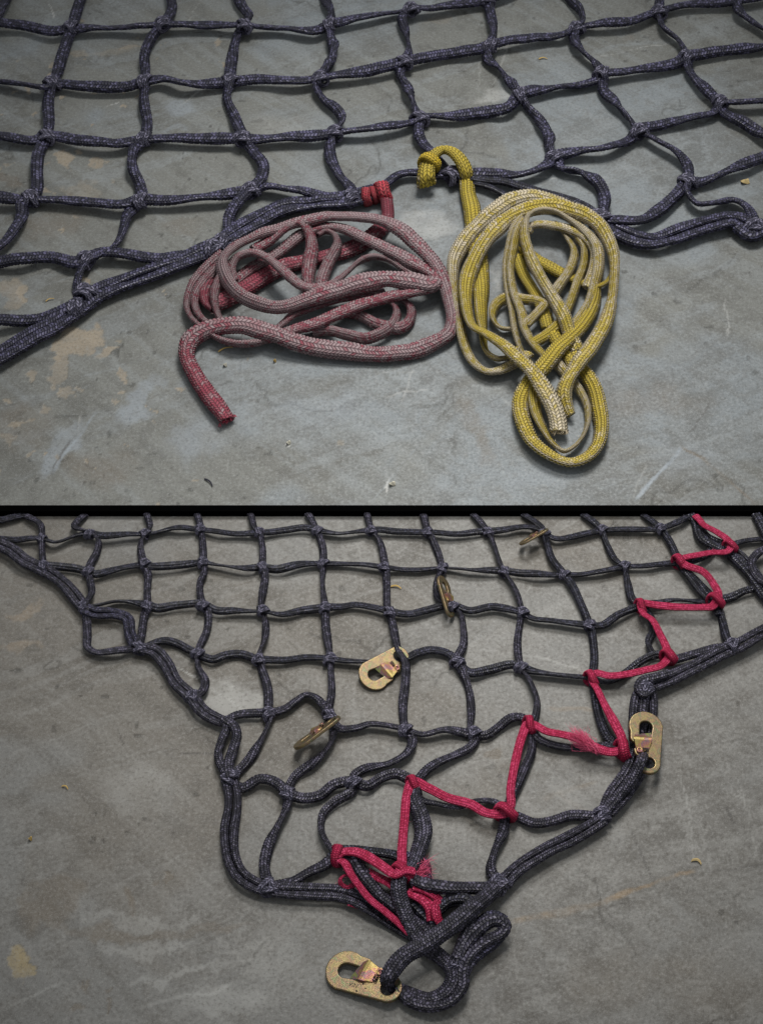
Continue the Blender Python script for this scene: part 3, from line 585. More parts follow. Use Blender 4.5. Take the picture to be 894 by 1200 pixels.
# ------------------------------------------------------------------ fibre fuzz
def fuzz(name, lines, rad, count, mat, parent, lmin, lmax, seed):
    r = np.random.default_rng(seed); V = []; F = []
    L = np.vstack(lines)
    for k in range(count):
        i = r.integers(0, len(L)); c = L[i]
        d = r.normal(size=3); d[2] = abs(d[2])*0.8; d /= np.linalg.norm(d)
        b = c+d*rad*0.75; e = d+r.normal(size=3)*0.7; e /= np.linalg.norm(e)
        ln = r.uniform(lmin, lmax); m = b+e*ln*0.5; q = m+(e+r.normal(size=3)*0.6)*ln*0.45
        sdv = np.cross(e, r.normal(size=3)); sdv /= np.linalg.norm(sdv)+1e-9; sdv *= 0.00016
        if min(b[2], m[2], q[2]) < 0.0005: continue
        o = len(V); V += [b-sdv, b+sdv, m+sdv*.8, m-sdv*.8, q]; F += [(o, o+1, o+2, o+3), (o+3, o+2, o+4)]
    me = bpy.data.meshes.new(name); me.from_pydata([tuple(v) for v in V], [], F)
    o = link(name, me, mat, parent); o['kind'] = 'stuff'; return o
def fibre(name, col):
    t = NT(name); return t.out(Base_Color=col, Roughness=0.7, Specular_IOR_Level=0.3)

NFIB = fibre('grey_fibre', c4(.17, .155, .17))
fuzz('loose_fibres', LA, 0.0062, 2600, NFIB, netA, 0.002, 0.005, 13)
fuzz('loose_fibres', LB, 0.0052, 3200, NFIB, netB, 0.002, 0.005, 14)

# ------------------------------------------------------------------ red rope
red = empty('rope', tuple(floor_pt(370, 330, 0)[0]), 'faded red and grey flat braided rope in a loose coil', 'rope', 'coiled ropes tied to the net')
MR = Mesher(); LR = []
def rr(pts, w=21, **kw):
    kw.update(cols=14, pick=.2, nseg=28, step=.08, thick=.46, relief=.10); LR.append(lay(MR, pts, w, **kw))
rr([(453, 234, 16), (454, 244, 12), (454, 256, 8), (443, 272, 7), (422, 287, 7), (395, 298, 7), (360, 306, 7), (325, 317, 7), (290, 338, 7), (262, 354, 8), (250, 358, 8)], [13, 15, 18, 19, 19, 19], roll=10, dye=[.95, .9, .8, .75, .8, .9, .8], thick=.55)
rr([(262, 300, 12), (243, 316, 10), (226, 338, 9), (220, 358, 9), (226, 375, 8), (240, 387, 8), (256, 398, 8), (275, 405, 8), (300, 404, 8), (318, 396, 9)], 15, roll=55, dye=.25)
rr([(266, 308, 14), (254, 318, 13), (237, 336, 12), (229, 354, 11), (233, 369, 10), (246, 381, 9), (262, 386, 8)], 14, roll=55, dye=.3)
rr([(268, 312, 10), (252, 324, 9), (241, 342, 9), (242, 356, 9), (252, 365, 8)], 15, roll=40, dye=.75)
rr([(270, 310, 18), (259, 326, 20), (252, 346, 18), (254, 364, 14), (260, 378, 10)], 14, roll=60, dye=.25)
rr([(298, 294, 20), (320, 279, 22), (338, 266, 24), (352, 262, 27), (362, 272, 26), (366, 290, 22), (363, 309, 18), (361, 328, 16), (362, 345, 10)], 17, roll=[20, 20, 35, 45, 40, 40], dye=.45, thick=.5)
rr([(372, 276, 22), (382, 272, 23), (392, 276, 24), (396, 287, 22), (388, 303, 18), (381, 318, 16), (377, 334, 14), (378, 346, 10)], 15, roll=[50, 60, 40, 30], dye=.2, thick=.5)
rr([(274, 332, 14), (270, 318, 18), (276, 304, 22), (294, 297, 26), (312, 302, 29), (328, 315, 31), (343, 328, 32), (361, 338, 30), (379, 336, 25), (394, 330, 21), (408, 319, 18), (421, 308, 18), (438, 302, 18), (459, 306, 18), (478, 317, 18), (496, 324, 15)], [15, 15, 16, 16, 17, 17, 14, 12, 14, 17, 17], roll=[50, 40, 30, 20, 20, 40, 60, 45, 25], dye=.18, thick=.5)
rr([(306, 392, 6), (320, 388, 8), (333, 379, 11), (345, 369, 12), (368, 360, 12), (395, 352, 13), (425, 346, 12), (450, 342, 11)], 15, roll=30, dye=.3)
rr([(312, 398, 7), (328, 393, 11), (345, 387, 14), (370, 380, 16), (395, 369, 18), (426, 357, 19), (459, 348, 21), (482, 344, 21), (503, 338, 20)], 19, roll=15, dye=.45, thick=.5)
rr([(440, 350, 10), (456, 354, 14), (465, 364, 14), (463, 377, 13), (452, 389, 12), (430, 397, 11), (404, 393, 11), (386, 388, 10), (366, 390, 8)], 13, roll=60, dye=.25)
rr([(452, 350, 8), (473, 354, 8), (482, 364, 8), (479, 378, 8), (466, 387, 7), (444, 382, 7), (419, 370, 7), (400, 366, 6)], 13, roll=45, dye=.35)
# the long strand: folds at the right, sweeps over the top and ends at the lower left
rr([(262, 340, 7), (278, 328, 8), (300, 312, 10), (322, 299, 12), (340, 286, 14), (355, 275, 17), (372, 268, 20), (399, 268, 22), (426, 279, 24), (459, 295, 24), (482, 308, 23), (502, 319, 22), (511, 326, 22), (506, 334, 24), (482, 331, 27), (448, 328, 30), (415, 335, 31), (380, 345, 30), (357, 353, 28), (325, 361, 26), (300, 356, 26), (278, 344, 27), (265, 326, 28), (260, 308, 28), (273, 291, 26), (296, 279, 25), (328, 268, 24), (361, 259, 26), (392, 254, 28), (426, 255, 29), (455, 262, 28), (477, 276, 27), (495, 293, 25), (511, 312, 22), (521, 333, 19), (528, 355, 15), (531, 376, 13), (526, 391, 11), (509, 402, 10), (482, 412, 9), (448, 416, 9), (415, 413, 10), (385, 410, 11), (360, 405, 14), (334, 397, 18), (312, 389, 20), (289, 383, 20), (267, 382, 18), (242, 388, 14), (224, 400, 10), (219, 416, 9), (228, 438, 8), (244, 462, 8), (256, 478, 8), (267, 493, 8)],
   [17, 19, 20, 20, 19, 21, 22, 21, 16, 16, 16, 19, 20, 21, 21, 20, 17, 21, 21, 22, 21, 20, 20, 20], roll=[10, 20, 20, 25, 20, 10, 15, 25, 45, 50, 30, 20, 15, 15, 20, 25, 30, 15, 12, 15, 20, 25, 15, 10],
   dye=[.3, .25, .25, .2, .22, .25, .2, .15, .12, .1, .2, .2, .15, .15, .2, .25, .3, .3, .25, .22, .25, .5, .75, .85], thick=.5)
link('cord', MR.mesh('cord'), REDROPE, red)
# the tie on the net: turns of the rope round the border cord
def turns(name, parent, mat, specs, cols=12, pick=0.25):
    for (x, y, h, axis_ang, r, wd, tilt) in specs:
        M = Mesher()
        p, t = floor_pt(x, y, h*U1); k = t/FPX
        P = loop_pts('x', r*k, 0, tilt, 0.95, 32)
        R = np.array(Matrix.Rotation(math.radians(axis_ang), 3, 'Z')); P = P*1.0
        P = P@R.T+p; P[:, 2] = np.maximum(P[:, 2], wd*k*0.3)
        P = catmull(P, 3, closed=True); n = len(P)
        M.tube(P, np.full(n, wd*k/2), np.full(n, wd*k*0.22), np.zeros(n), np.full(n, 0.9), nseg=24, cols=cols, pick=pick, closed=True)
        link(name, M.mesh(name), mat, parent)
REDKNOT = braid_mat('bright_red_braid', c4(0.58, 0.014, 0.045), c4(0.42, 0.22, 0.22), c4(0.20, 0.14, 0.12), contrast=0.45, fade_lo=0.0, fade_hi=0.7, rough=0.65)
turns('knot', red, REDKNOT, [(429, 231, 11, 20, 9.5, 10, .15), (437, 229, 11, 20, 9.5, 7, -.1), (448, 226, 12, 30, 11, 15, .1)])
fuzz('loose_fibres', LR, 0.0085, 2600, fibre('pale_red_fibre', c4(.42, .27, .27)), red, 0.002, 0.006, 3)

# ------------------------------------------------------------------ yellow rope
yel = empty('rope', tuple(floor_pt(625, 380, 0)[0]), 'yellow and cream flat braided rope coiled into a tall loose bundle', 'rope', 'coiled ropes tied to the net')
MY = Mesher(); LY = []
def yy(pts, w=20, **kw):
    kw.update(cols=14, pick=.2, nseg=28, step=.08, thick=.40, relief=.10); LY.append(lay(MY, pts, w, **kw))
# tie loop over the border cord, then down under the coil
yy([(500, 218, 12), (499, 208, 24), (501, 193, 28), (509, 181, 30), (519, 176, 30), (530, 179, 30), (539, 188, 27), (546, 202, 20), (547, 214, 7), (548, 226, 8), (552, 241, 9), (555, 262, 8), (560, 300, 8), (564, 330, 8), (563, 360, 8), (565, 390, 8), (569, 411, 8), (582, 422, 8), (597, 419, 8), (606, 408, 8)],
   [21, 20, 19, 20, 21, 20, 18, 20, 22, 21, 18, 14, 14, 14], roll=[10, 20, 25, 20, 10, 5, 10, 20, 50, 60, 55, 45], dye=[.8, .8, .9, .9, .9, .85, .8, .8, .75, .6, .5, .4], thick=.45)
yy([(604, 300, 10), (613, 322, 10), (626, 343, 11), (636, 364, 11), (642, 386, 10)], 17, roll=15, dye=.7)
yy([(612, 290, 12), (620, 298, 11), (636, 309, 10), (658, 321, 9), (680, 331, 9), (700, 336, 9), (712, 330, 10), (718, 320, 10)], [19, 20, 20, 16, 13, 12], roll=[15, 15, 30, 55], dye=[.9, .9, .8, .5])
yy([(618, 383, 14), (628, 371, 17), (638, 360, 17), (628, 354, 15), (612, 352, 13), (594, 350, 12), (581, 358, 11), (577, 372, 10), (586, 384, 9), (600, 386, 8)], 12, roll=55, dye=.35)
yy([(652, 262, 8), (660, 272, 12), (667, 283, 16), (673, 297, 17), (668, 316, 16), (655, 336, 16), (645, 350, 15), (628, 370, 16), (612, 384, 14)], 13, roll=[40, 45, 50, 55], dye=.1)
yy([(676, 280, 16), (684, 292, 16), (684, 310, 15), (676, 332, 15), (667, 358, 14), (656, 379, 13), (640, 394, 12), (622, 404, 10)], 13, roll=[60, 55, 40, 20], dye=[.2, .3, .4, .7])
# outer cream turn
yy([(682, 258, 8), (668, 246, 10), (652, 238, 12), (626, 231, 13), (601, 236, 14), (574, 253, 14), (549, 278, 14), (533, 304, 14), (531, 327, 13), (535, 355, 12), (540, 387, 10), (545, 407, 9), (556, 427, 8), (570, 436, 8), (585, 435, 9), (602, 427, 10), (620, 415, 10)], [17, 18, 20, 19, 17, 14, 15, 16, 16], roll=[20, 15, 20, 25, 40, 50, 35, 25, 25], dye=[.05, .0, .0, .05, .05, .1, .15, .1, .05])
# inner cream turns
yy([(616, 274, 16), (620, 267, 18), (643, 264, 21), (668, 270, 21), (687, 281, 19), (698, 296, 16), (698, 316, 13), (690, 340, 11)], 17, roll=25, dye=.12)
yy([(613, 256, 20), (602, 269, 19), (595, 294, 17), (592, 318, 16), (595, 343, 15), (600, 368, 14), (604, 392, 12), (610, 410, 9), (622, 428, 8)], 13, roll=60, dye=[.2, .1, .1, .15])
yy([(613, 260, 22), (606, 273, 21), (601, 296, 19), (598, 318, 18), (602, 343, 18), (611, 367, 17), (616, 388, 15), (631, 411, 11), (644, 424, 8)], 14, roll=[60, 60, 50, 40, 30], dye=[.35, .15, .1, .2, .4])
# lower drop loop
yy([(699, 330, 7), (697, 352, 8), (689, 371, 12), (677, 388, 16), (657, 406, 18), (639, 427, 18), (620, 449, 14), (610, 470, 11), (612, 492, 10), (624, 518, 9), (643, 534, 9), (664, 542, 9), (684, 538, 9), (699, 524, 9), (704, 503, 9), (701, 478, 9), (695, 455, 9), (684, 438, 9), (668, 418, 9)], [13, 16, 18, 19, 20, 21, 20, 19, 18, 18, 19, 20], roll=[50, 25, 10, 15, 20, 25, 25, 30, 30, 15], dye=[.3, .6, .8, .7, .55, .5, .5, .6, .65, .7])
yy([(632, 438, 11), (626, 460, 11), (628, 483, 11), (638, 506, 10), (650, 523, 9), (660, 530, 9), (672, 524, 9), (682, 512, 9), (688, 496, 9), (687, 477, 9), (678, 458, 9), (664, 440, 9), (650, 424, 8)], [16, 16, 15, 13, 11, 11, 12, 14], roll=[20, 30, 45, 60, 60, 50, 40], dye=[.4, .5, .45, .1, .05, .1, .1])
yy([(648, 392, 9), (656, 404, 9), (668, 418, 8), (674, 432, 8)], 18, roll=10, dye=.7)
# white inner turn on top
yy([(676, 412, 10), (668, 394, 16), (659, 369, 24), (644, 343, 29), (629, 318, 31), (619, 296, 31), (614, 274, 30), (617, 256, 29), (629, 248, 28), (646, 248, 27), (668, 258, 25), (687, 273, 22), (699, 290, 20), (701, 312, 17), (695, 337, 14), (688, 360, 12), (676, 378, 12), (662, 396, 11)], [16, 16, 15, 14, 14, 13, 13, 16, 16, 13, 13, 13], roll=[15, 20, 30, 40, 50, 60, 50, 30, 35, 55, 60, 50], dye=[.35, .2, .1, .1, .3, .1, -.05, -.1, -.05, .1, .2, .2])
# top strand: pinched right side, over the top, down the left and across to the cut end
yy([(668, 488, 8), (662, 474, 13), (660, 462, 18), (665, 446, 22), (677, 427, 24), (692, 407, 24), (708, 380, 20), (716, 352, 19), (719, 327, 20), (719, 302, 22), (712, 281, 23), (701, 264, 24), (682, 251, 25), (658, 244, 26), (633, 243, 26), (606, 250, 26), (586, 264, 26), (568, 285, 24), (553, 312, 22), (546, 338, 20), (547, 364, 20), (554, 383, 24), (569, 392, 28), (589, 404, 30), (607, 421, 30), (625, 438, 28), (638, 458, 25), (648, 477, 20), (653, 492, 16), (655, 507, 13)],
   [14, 18, 19, 19, 16, 15, 17, 19, 18, 18, 19, 19, 18, 17, 19, 20, 20, 20], roll=[35, 15, 15, 20, 50, 50, 35, 25, 25, 20, 20, 25, 35, 40, 20, 10, 10, 10], dye=[.35, .4, .4, .3, .1, .1, .3, .45, .4, .4, .45, .5, .5, .45, .45, .35, .1, -.1])
link('cord', MY.mesh('cord'), YELROPE, yel)
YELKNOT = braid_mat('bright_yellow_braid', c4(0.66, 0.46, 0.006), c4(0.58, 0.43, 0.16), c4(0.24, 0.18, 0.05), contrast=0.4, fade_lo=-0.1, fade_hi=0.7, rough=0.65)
turns('knot', yel, YELKNOT, [(503, 192, 25, 75, 11, 13, .1)])
fuzz('loose_fibres', LY, 0.008, 2400, fibre('cream_fibre', c4(.6, .52, .34)), yel, 0.002, 0.006, 5)

def frayed_end(parent, mat, x, y, dx, dy, h, n, wd, seed):
    r = np.random.default_rng(seed); V = []; F = []
    for k in range(n):
        o_ = r.uniform(-1, 1); q = r.uniform(.3, 1)
        a = floor_pt(x-dy*o_*wd/2, y+dx*o_*wd/2, (h+r.uniform(-4, 4))*U1)[0]; e = floor_pt(x-dy*o_*wd*.62+dx*6*q, y+dx*o_*wd*.62+dy*6*q, (h+r.uniform(-6, 4))*U1)[0]
        a[2] = max(a[2], .002); e[2] = max(e[2], .001); m = (a+e)/2+r.normal(size=3)*.001
        d = np.cross(e-a, r.normal(size=3)); d /= np.linalg.norm(d)+1e-9; d *= 0.00035
        b = len(V); V += [a-d, a+d, m+d, m-d, e]; F += [(b, b+1, b+2, b+3), (b+3, b+2, b+4)]
    me = bpy.data.meshes.new('frayed_end'); me.from_pydata([tuple(v) for v in V], [], F)
    o = link('frayed_end', me, mat, parent); o['kind'] = 'stuff'
frayed_end(red, fibre('red_yarn', c4(.33, .03, .06)), 266, 491, .5, .86, 8, 60, 20, 21)
frayed_end(yel, fibre('cream_yarn', c4(.52, .44, .32)), 655, 505, .1, .99, 13, 60, 19, 22)

# ------------------------------------------------------------------ crimson lacing
lac = empty('lacing_cord', tuple(floor_pt(700, 820, 0)[0]), 'bright crimson flat cord zigzagging along the corner of the lower net', 'cord')
wC = lambda y: 8.4+max(0, y-605)/595*5.6
MC = Mesher(); LC = []
def cc(pts, w=wC, **kw):
    kw.setdefault('h', 14); kw.setdefault('thick', .34); kw.setdefault('rollamp', 28); kw.setdefault('dye', .5)
    LC.append(lay(MC, pts, w, cols=12, pick=0.2, slant=0.25, relief=0.03, **kw))
cc([(814, 605, 8), (819, 610, 11), (824, 616), (840, 624), (851, 632), (856, 640), (852, 647), (829, 649), (806, 653), (795, 657), (803, 663), (823, 671), (836, 687), (841, 699), (834, 711), (826, 712), (798, 712), (770, 710), (750, 708), (753, 719), (764, 728), (773, 744), (781, 761), (783, 770), (774, 781), (757, 786), (735, 791), (713, 793), (697, 790), (693, 796), (700, 809), (710, 830), (721, 850), (728, 865), (729, 878), (716, 882), (697, 876), (679, 867), (657, 861), (640, 857), (626, 850), (618, 849), (612, 862), (604, 891), (598, 926), (598, 944), (590, 954), (570, 954), (552, 943), (524, 935), (501, 924), (484, 917), (477, 932), (474, 960), (471, 996), (470, 1018, 26), (466, 1026, 26)])
cc([(396, 1003, 16), (402, 999, 17), (419, 1000, 18), (435, 1007, 19), (450, 1017, 22), (463, 1025, 25), (474, 1020, 28), (486, 1022, 25)], 14, roll=20)
cc([(398, 1008, 16), (404, 1012, 17), (411, 1025, 18), (422, 1040, 18), (435, 1056, 17), (452, 1070, 13), (472, 1087, 8), (484, 1097, 6)], 12, roll=25)
cc([(416, 1036, 10), (408, 1042, 8), (400, 1038, 9), (399, 1031, 12), (406, 1026, 13), (414, 1031, 11)], 8, roll=60)
cc([(430, 1023, 9), (447, 1031, 10), (464, 1038, 11)], 15, roll=20)
cc([(478, 1046, 12), (488, 1050, 13), (498, 1056, 13), (506, 1066, 12), (508, 1080, 9)], 17, roll=20)
cc([(516, 1054, 10), (511, 1064, 13), (512, 1076, 12), (518, 1086, 8)], 13, roll=30)
cc([(484, 1040, 16), (498, 1044, 15), (512, 1052, 13), (519, 1060, 10)], 13, roll=15)
cc([(444, 1030, 14), (456, 1036, 15), (468, 1046, 12), (478, 1052, 9)], 12, roll=25)
cc([(408, 1060, 5), (421, 1064, 5), (436, 1066, 4)], 8, roll=30)
link('cord', MC.mesh('cord'), CRIMSON, lac)
turns('knot', lac, CRIMSON, [(855, 641, 10, 70, 8.4, 8, .3), (795, 659, 10, 60, 8.4, 9, .35), (838, 705, 11, 60, 10.0, 9, .1), (750, 711, 10, 40, 8.4, 8, .3), (783, 770, 11, 60, 9.4, 10, .2), (692, 796, 10, 50, 9.4, 9, .3), (729, 879, 12, 25, 11.6, 12, .1), (620, 850, 11, 35, 10.0, 9, .3), (592, 953, 12, 65, 12.7, 11, .0), (484, 919, 11, 50, 9.4, 9, .3), (395, 1003, 10, 5, 11.6, 11, .05), (472, 1024, 17, 60, 13.8, 11, .1)], cols=12, pick=.2)
# frayed tufts
def tuft(x0, y0, x1, y1, h0, h1, n, spread, seed):
    r = np.random.default_rng(seed); V = []; F = []
    a = floor_pt(x0, y0, h0*U1)[0]; b = floor_pt(x1, y1, h1*U1)[0]
    for k in range(n):
        s = a+r.normal(size=3)*0.0025; e = b+r.normal(size=3)*spread*U1; s[2] = max(s[2], .003); e[2] = max(e[2], .003)
        m = (s+e)/2+r.normal(size=3)*0.003; m[2] = max(m[2], .003)
        d = np.cross(e-s, r.normal(size=3)); d /= np.linalg.norm(d)+1e-9; d *= 0.00022
        o = len(V); V += [s-d, s+d, m+d, m-d, e]; F += [(o, o+1, o+2, o+3), (o+3, o+2, o+4)]
    me = bpy.data.meshes.new('frayed_tuft'); me.from_pydata([tuple(v) for v in V], [], F)
    o = link('frayed_tuft', me, FIBR, lac); o['kind'] = 'stuff'
FIBR = fibre('crimson_fibre', c4(.66, .10, .20))
tuft(694, 876, 672, 862, 18, 18, 260, 5, 1); tuft(684, 870, 674, 858, 18, 22, 140, 5, 2); tuft(700, 880, 684, 868, 16, 18, 120, 4, 3); tuft(484, 1024, 499, 1019, 18, 10, 300, 6, 4); tuft(496, 1012, 496, 1022, 12, 12, 120, 5, 6)
fuzz('loose_fibres', LC, 0.006, 700, FIBR, lac, 0.002, 0.004, 8)

# ------------------------------------------------------------------ snap hooks
def zinc(name, base, iri):
    t = NT(name)
    tc = t.n('ShaderNodeTexCoord').outputs['Object']
    n = t.noise(tc, 0.09, 3, 0.6, 0.8).outputs[0]; f = t.noise(tc, 0.8, 4, 0.7).outputs[0]
    rp = t.n('ShaderNodeValToRGB'); e = rp.color_ramp.elements
    e[0].position = 0.30; e[0].color = base; e[1].position = 0.72; e[1].color = base
    cs = [c4(.21, .175, .085), c4(.24, .18, .09), c4(.20, .13, .09), c4(.15, .165, .085)] if not iri else [c4(.38, .29, .10), c4(.40, .18, .13), c4(.27, .14, .18), c4(.24, .30, .10)]
    for i, q in enumerate(cs):
        el = e.new(0.38+0.08*i); el.color = q
    t.put(rp.inputs[0], n)
    col = t.mix(t.ramp(f, 0.55, 0.72, 0, 0.55), rp.outputs[0], c4(.09, .07, .045))
    bp = t.n('ShaderNodeBump'); bp.inputs['Strength'].default_value = 0.15; bp.inputs['Distance'].default_value = 0.001; t.put(bp.inputs['Height'], f)
    return t.out(Base_Color=col, Metallic=0.85, Roughness=t.ramp(f, .3, .7, .27, .52), Normal=bp.outputs[0])
ZINC = zinc('yellow_zinc_plate', c4(.16, .145, .09), False); GATE = zinc('iridescent_gate', c4(.38, .30, .12), True)
t = NT('stamped_dark'); STAMP = t.out(Base_Color=c4(.03, .025, .02), Roughness=0.8)

def curve_mesh(name, loops, ext, bev, res=3):
    cu = bpy.data.curves.new(name, 'CURVE'); cu.dimensions = '2D'; cu.fill_mode = 'BOTH'; cu.extrude = ext; cu.bevel_depth = bev; cu.bevel_resolution = res
    for lp in loops:
        sp = cu.splines.new('POLY'); sp.points.add(len(lp)-1); sp.use_cyclic_u = True
        for i, (x, y) in enumerate(lp): sp.points[i].co = (x, y, 0, 1)
    o = bpy.data.objects.new(name, cu); C.objects.link(o)
    dg = bpy.context.evaluated_depsgraph_get()
    me = bpy.data.meshes.new_from_object(o.evaluated_get(dg)); me.name = name
    bpy.data.objects.remove(o, do_unlink=True); bpy.data.curves.remove(cu)
    for p in me.polygons: p.use_smooth = abs(p.normal.z) < 0.95
    return me
def arc(cx, cy, r, a0, a1, n=14): return [(cx+r*math.cos(math.radians(a0+(a1-a0)*i/n)), cy+r*math.sin(math.radians(a0+(a1-a0)*i/n))) for i in range(n+1)]
# plan in hook lengths of 100; head at the left, eye at the right, mouth on +y
outer = [(50, 19), (46, 22)] + arc(24, 0, 24, 66, 262) + arc(83, -3, 16, -98, 128) + [(70, 15), (64, 17), (60, 14), (58, 6), (54, -7)] + [(40, -8)] + arc(24, 0, 11, 270, 95, 12) + [(36, 11.5), (44, 11), (50, 12)]
BODY = curve_mesh('plate', [outer, arc(83, -3, 10.5, 0, 345, 23)], 1.6, 1.5)
BODY.materials.append(ZINC)
def solid(name, polys, th, mat):
    bm = bmesh.new()
    for P in polys: bm.faces.new([bm.verts.new(p) for p in P])
    bmesh.ops.remove_doubles(bm, verts=bm.verts, dist=0.01); bmesh.ops.recalc_face_normals(bm, faces=bm.faces)
    bmesh.ops.solidify(bm, geom=bm.faces[:], thickness=th)
    me = bpy.data.meshes.new(name); bm.to_mesh(me); bm.free(); me.materials.append(mat); return me
GATEM = solid('gate', [[(33, -7, 2.2), (45, -7, 7.5), (47, 20, 7.5), (41, 17, 4), (37, 8, 2.2)], [(45, -7, 7.5), (48.5, -7, 8), (51, 19, 8), (47, 20, 7.5)], [(48.5, -7, 8), (62, -3, 4.5), (68, 6, 4.5), (68, 14, 4.5), (60, 17, 5), (51, 19, 8)],
    [(45, -7, 7.5), (45, -9, 2), (58, -7, 2), (62, -3, 4.5), (48.5, -7, 8)]], 0.9, GATE)
def lathe(name, prof, mat, n=20):
    V = []; F = []
    for (r, z) in prof:
        for k in range(n): V.append((r*math.cos(2*math.pi*k/n), r*math.sin(2*math.pi*k/n), z))
    for i in range(len(prof)-1):
        for k in range(n): F.append((i*n+k, i*n+(k+1) % n, (i+1)*n+(k+1) % n, (i+1)*n+k))
    me = bpy.data.meshes.new(name); me.from_pydata(V, [], F); me.materials.append(mat)
    for p in me.polygons: p.use_smooth = True
    return me
RIVET = lathe('rivet', [(4.6, 2), (4.6, 6.2), (4.0, 7.0), (2.4, 7.0), (2.2, 5.6), (1.2, 5.6), (1.0, 6.4), (0.01, 6.6)], GATE)
def spring():
    M = Mesher(); th = np.linspace(0, 5*2*np.pi, 90)
    P = np.stack([64+2.6*np.cos(th), -2+th*0.28, 4.5+2.6*np.sin(th)], -1); n = len(P)
    M.tube(P, np.full(n, .6), np.full(n, .6), np.zeros(n), np.zeros(n), nseg=6, relief=0.0)
    return M.mesh('spring')
SPRING = spring(); SPRING.materials.append(STAMP)
def stamp():
    cu = bpy.data.curves.new('stamp', 'FONT'); cu.body = 'VIN'; cu.size = 7.5; cu.extrude = 0.15
    o = bpy.data.objects.new('stamp', cu); C.objects.link(o)
    me = bpy.data.meshes.new_from_object(o.evaluated_get(bpy.context.evaluated_depsgraph_get())); bpy.data.objects.remove(o, do_unlink=True)
    bm = bmesh.new(); bm.from_mesh(me)
    for (x, y, r) in ((17, 8, 1.2), (22, 3.5, 1.0), (13, -3, 1.3), (20, 11, .8)):
        bmesh.ops.create_circle(bm, cap_ends=True, radius=r, segments=8, matrix=Matrix.Translation((x, y, .15)))
    bm.to_mesh(me); bm.free(); me.materials.append(STAMP); return me
STAMPM = stamp()
def hook(label, head, eye, h0, h1, roll, flip=False, scale_w=1.0, stamped=False):
    a = Vector(floor_pt(head[0], head[1], h0*U1)[0]); b = Vector(floor_pt(eye[0], eye[1], h1*U1)[0])
    X = (b-a); L = X.length; X.normalize()
    Z = Vector((0, 0, 1)); Z = (Z-X*Z.dot(X)).normalized(); 
    if isinstance(roll, tuple):     # plate standing on its edge, its face turned a little up
        vv = Vector((0, -math.cos(DEP), math.sin(DEP))); Z = X.cross(vv).normalized()
        if Z.x > 0: Z = -Z
        Z = (Z*math.cos(math.radians(roll[1]))+vv*math.sin(math.radians(roll[1]))); Z = (Z-X*Z.dot(X)).normalized()
    else: Z.rotate(Matrix.Rotation(math.radians(roll), 3, X))
    Y = Z.cross(X)
    s = L/99
    Mx = Matrix((X, Y*scale_w*(-1 if flip else 1), Z)).transposed().to_4x4() @ Matrix.Scale(s, 4)
    Mx.translation = a
    e = empty('snap_hook', (0, 0, 0), label, 'hook', 'zinc plated snap hooks on the lower net'); e.matrix_world = Mx
    for nm, me in (('plate', BODY), ('gate', GATEM), ('rivet', RIVET), ('spring', SPRING)) + ((('stamp', STAMPM),) if stamped else ()):
        o = bpy.data.objects.new(nm, me); C.objects.link(o); o.parent = e
        if nm == 'rivet': o.location = (66, 11, 0)
        if nm == 'stamp': o.location = (35, -16.5, 3.2); 
    return e
hook('brass-coloured snap hook lying flat at the net tip with rope through its eye', (385, 1131), (470, 1161), 5, 12, 4, scale_w=1.06, stamped=True)
hook('upright snap hook clipped over paired cords beside a crimson knot at right', (756, 836), (757, 906), 22, 20, -8, flip=True, scale_w=.98)
hook('snap hook lying flat, open mouth down, left of a vertical cord mid net', (425, 800), (477, 766), 6, 9, 16, flip=True, scale_w=1.15)
hook('snap hook standing on edge at left, below the middle of the net', (346, 877), (397, 840), 16, 25, ('edge', 9))
hook('small snap hook seen edge on with its ring hanging on a cord', (517, 676), (529, 723), 16, 8, -48, scale_w=.8)
hook('farthest snap hook, tilted on edge near the black strip', (609, 638), (641, 620), 12, 18, ('edge', 9))

# ------------------------------------------------------------------ small litter
t = NT('straw'); STRAW = t.out(Base_Color=c4(.50, .34, .10), Roughness=0.6)
t = NT('dry_leaf'); LEAF = t.out(Base_Color=c4(.48, .36, .16), Roughness=0.7)
t = NT('pale_chip'); CHIP = t.out(Base_Color=c4(.55, .52, .42), Roughness=0.7)
def straw(x0, y0, x1, y1, wd, label, mat=STRAW, cat='straw', bend=1.5):
    a = np.array(floor_pt(x0, y0, 0.0012)[0]); b = np.array(floor_pt(x1, y1, 0.0016)[0]); d = b-a; L = np.linalg.norm(d); d /= L
    s = np.array([-d[1], d[0], 0])*wd*U1/2; V = []; F = []
    for k in range(6):
        f = k/5; c = a+d*L*f+s*bend*math.sin(f*3)+np.array([0, 0, 0.0012*math.sin(f*math.pi)])
        tp = 1-0.5*f
        V += [c-s*tp, c+np.array([0, 0, wd*U1*.35*tp]), c+s*tp, c-np.array([0, 0, .0008])]
        if k:
            o = 4*k
            for j in range(4): F.append((o-4+j, o-4+(j+1) % 4, o+(j+1) % 4, o+j))
    F += [(0, 1, 2, 3), (23, 22, 21, 20)]
    me = bpy.data.meshes.new('straw'); me.from_pydata([tuple(v) for v in V], [], F)
    tag(link('straw' if cat == 'straw' else cat.replace(' ', '_'), me, mat), label, cat, 'bits of litter on the floor')
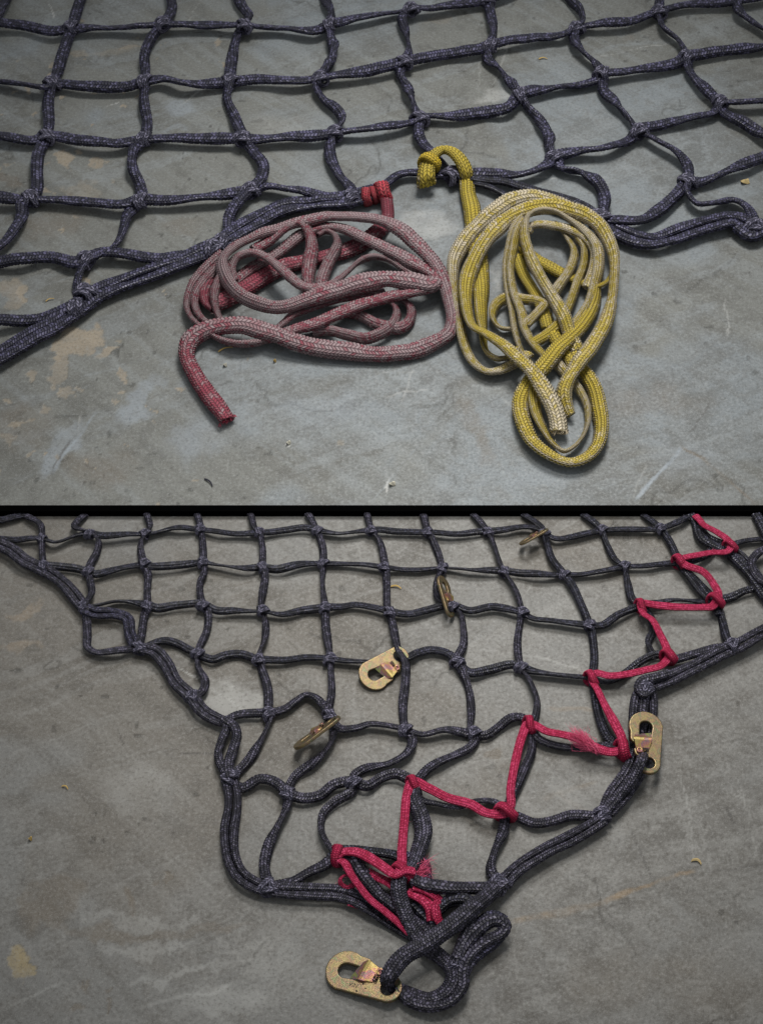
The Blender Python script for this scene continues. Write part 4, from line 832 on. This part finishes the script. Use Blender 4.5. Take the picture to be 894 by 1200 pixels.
straw(256, 412, 273, 407, 2.6, 'straw sliver lying between the red rope tail and its coil')
straw(631, 69, 641, 69, 3.2, 'short straw bit inside an upper net cell right of centre')
straw(458, 687, 470, 690, 2.8, 'straw piece touching a vertical cord of the lower net')
straw(73, 921, 80, 925, 2.2, 'tiny straw on bare floor left of the lower net')
straw(810, 1008, 821, 1013, 4, 'dry sliver on the floor at lower right above the rusty scratch', LEAF)
straw(240, 561, 249, 570, 2.6, 'short dark thread on the floor above the black strip', NAVY, 'thread')
straw(54, 353, 64, 350, 2.0, 'thin tan straw beside the border cord at far left')
def flake(x, y, rx, ry, label, mat, cat='leaf', seed=1):
    r = np.random.default_rng(seed); n = 14; c = np.array(floor_pt(x, y, .002)[0]); V = [tuple(c+np.array([0, 0, .004]))]; F = []
    for k in range(n):
        th = 2*math.pi*k/n; q = r.uniform(.65, 1.1)
        V.append(tuple(c+np.array([rx*U1*q*math.cos(th), ry*U1*q*math.sin(th), .002*math.sin(2*th)+.001])))
    for k in range(n): F.append((0, 1+k, 1+(k+1) % n))
    b0 = len(V); V += [(v[0], v[1], v[2]-.0011) for v in V[:b0]]
    F += [(f[2]+b0, f[1]+b0, f[0]+b0) for f in F[:n]]
    F += [(1+k, 1+b0+k, 1+b0+(k+1) % n, 1+(k+1) % n) for k in range(n)]
    me = bpy.data.meshes.new(cat); me.from_pydata(V, [], F)
    tag(link(cat, me, mat), label, cat, 'bits of litter on the floor')
flake(872, 213, 8, 5, 'curled tan leaf scrap near the right edge behind the last border loop', LEAF, 'leaf', 2)
flake(264, 428, 3.2, 2.2, 'pale chip beside the red rope tail', CHIP, 'chip', 3)
flake(338, 519, 3, 2.6, 'round pale chip on bare floor below the red coil', CHIP, 'chip', 4)
flake(459, 567, 4.5, 3, 'larger pale chip above the black strip near the middle', CHIP, 'chip', 5)
flake(322, 423, 2, 2, 'small orange crumb under the front edge of the red coil', STRAW, 'crumb', 6)
flake(36, 983, 2, 2.2, 'orange crumb on bare floor at lower left', STRAW, 'crumb', 7)
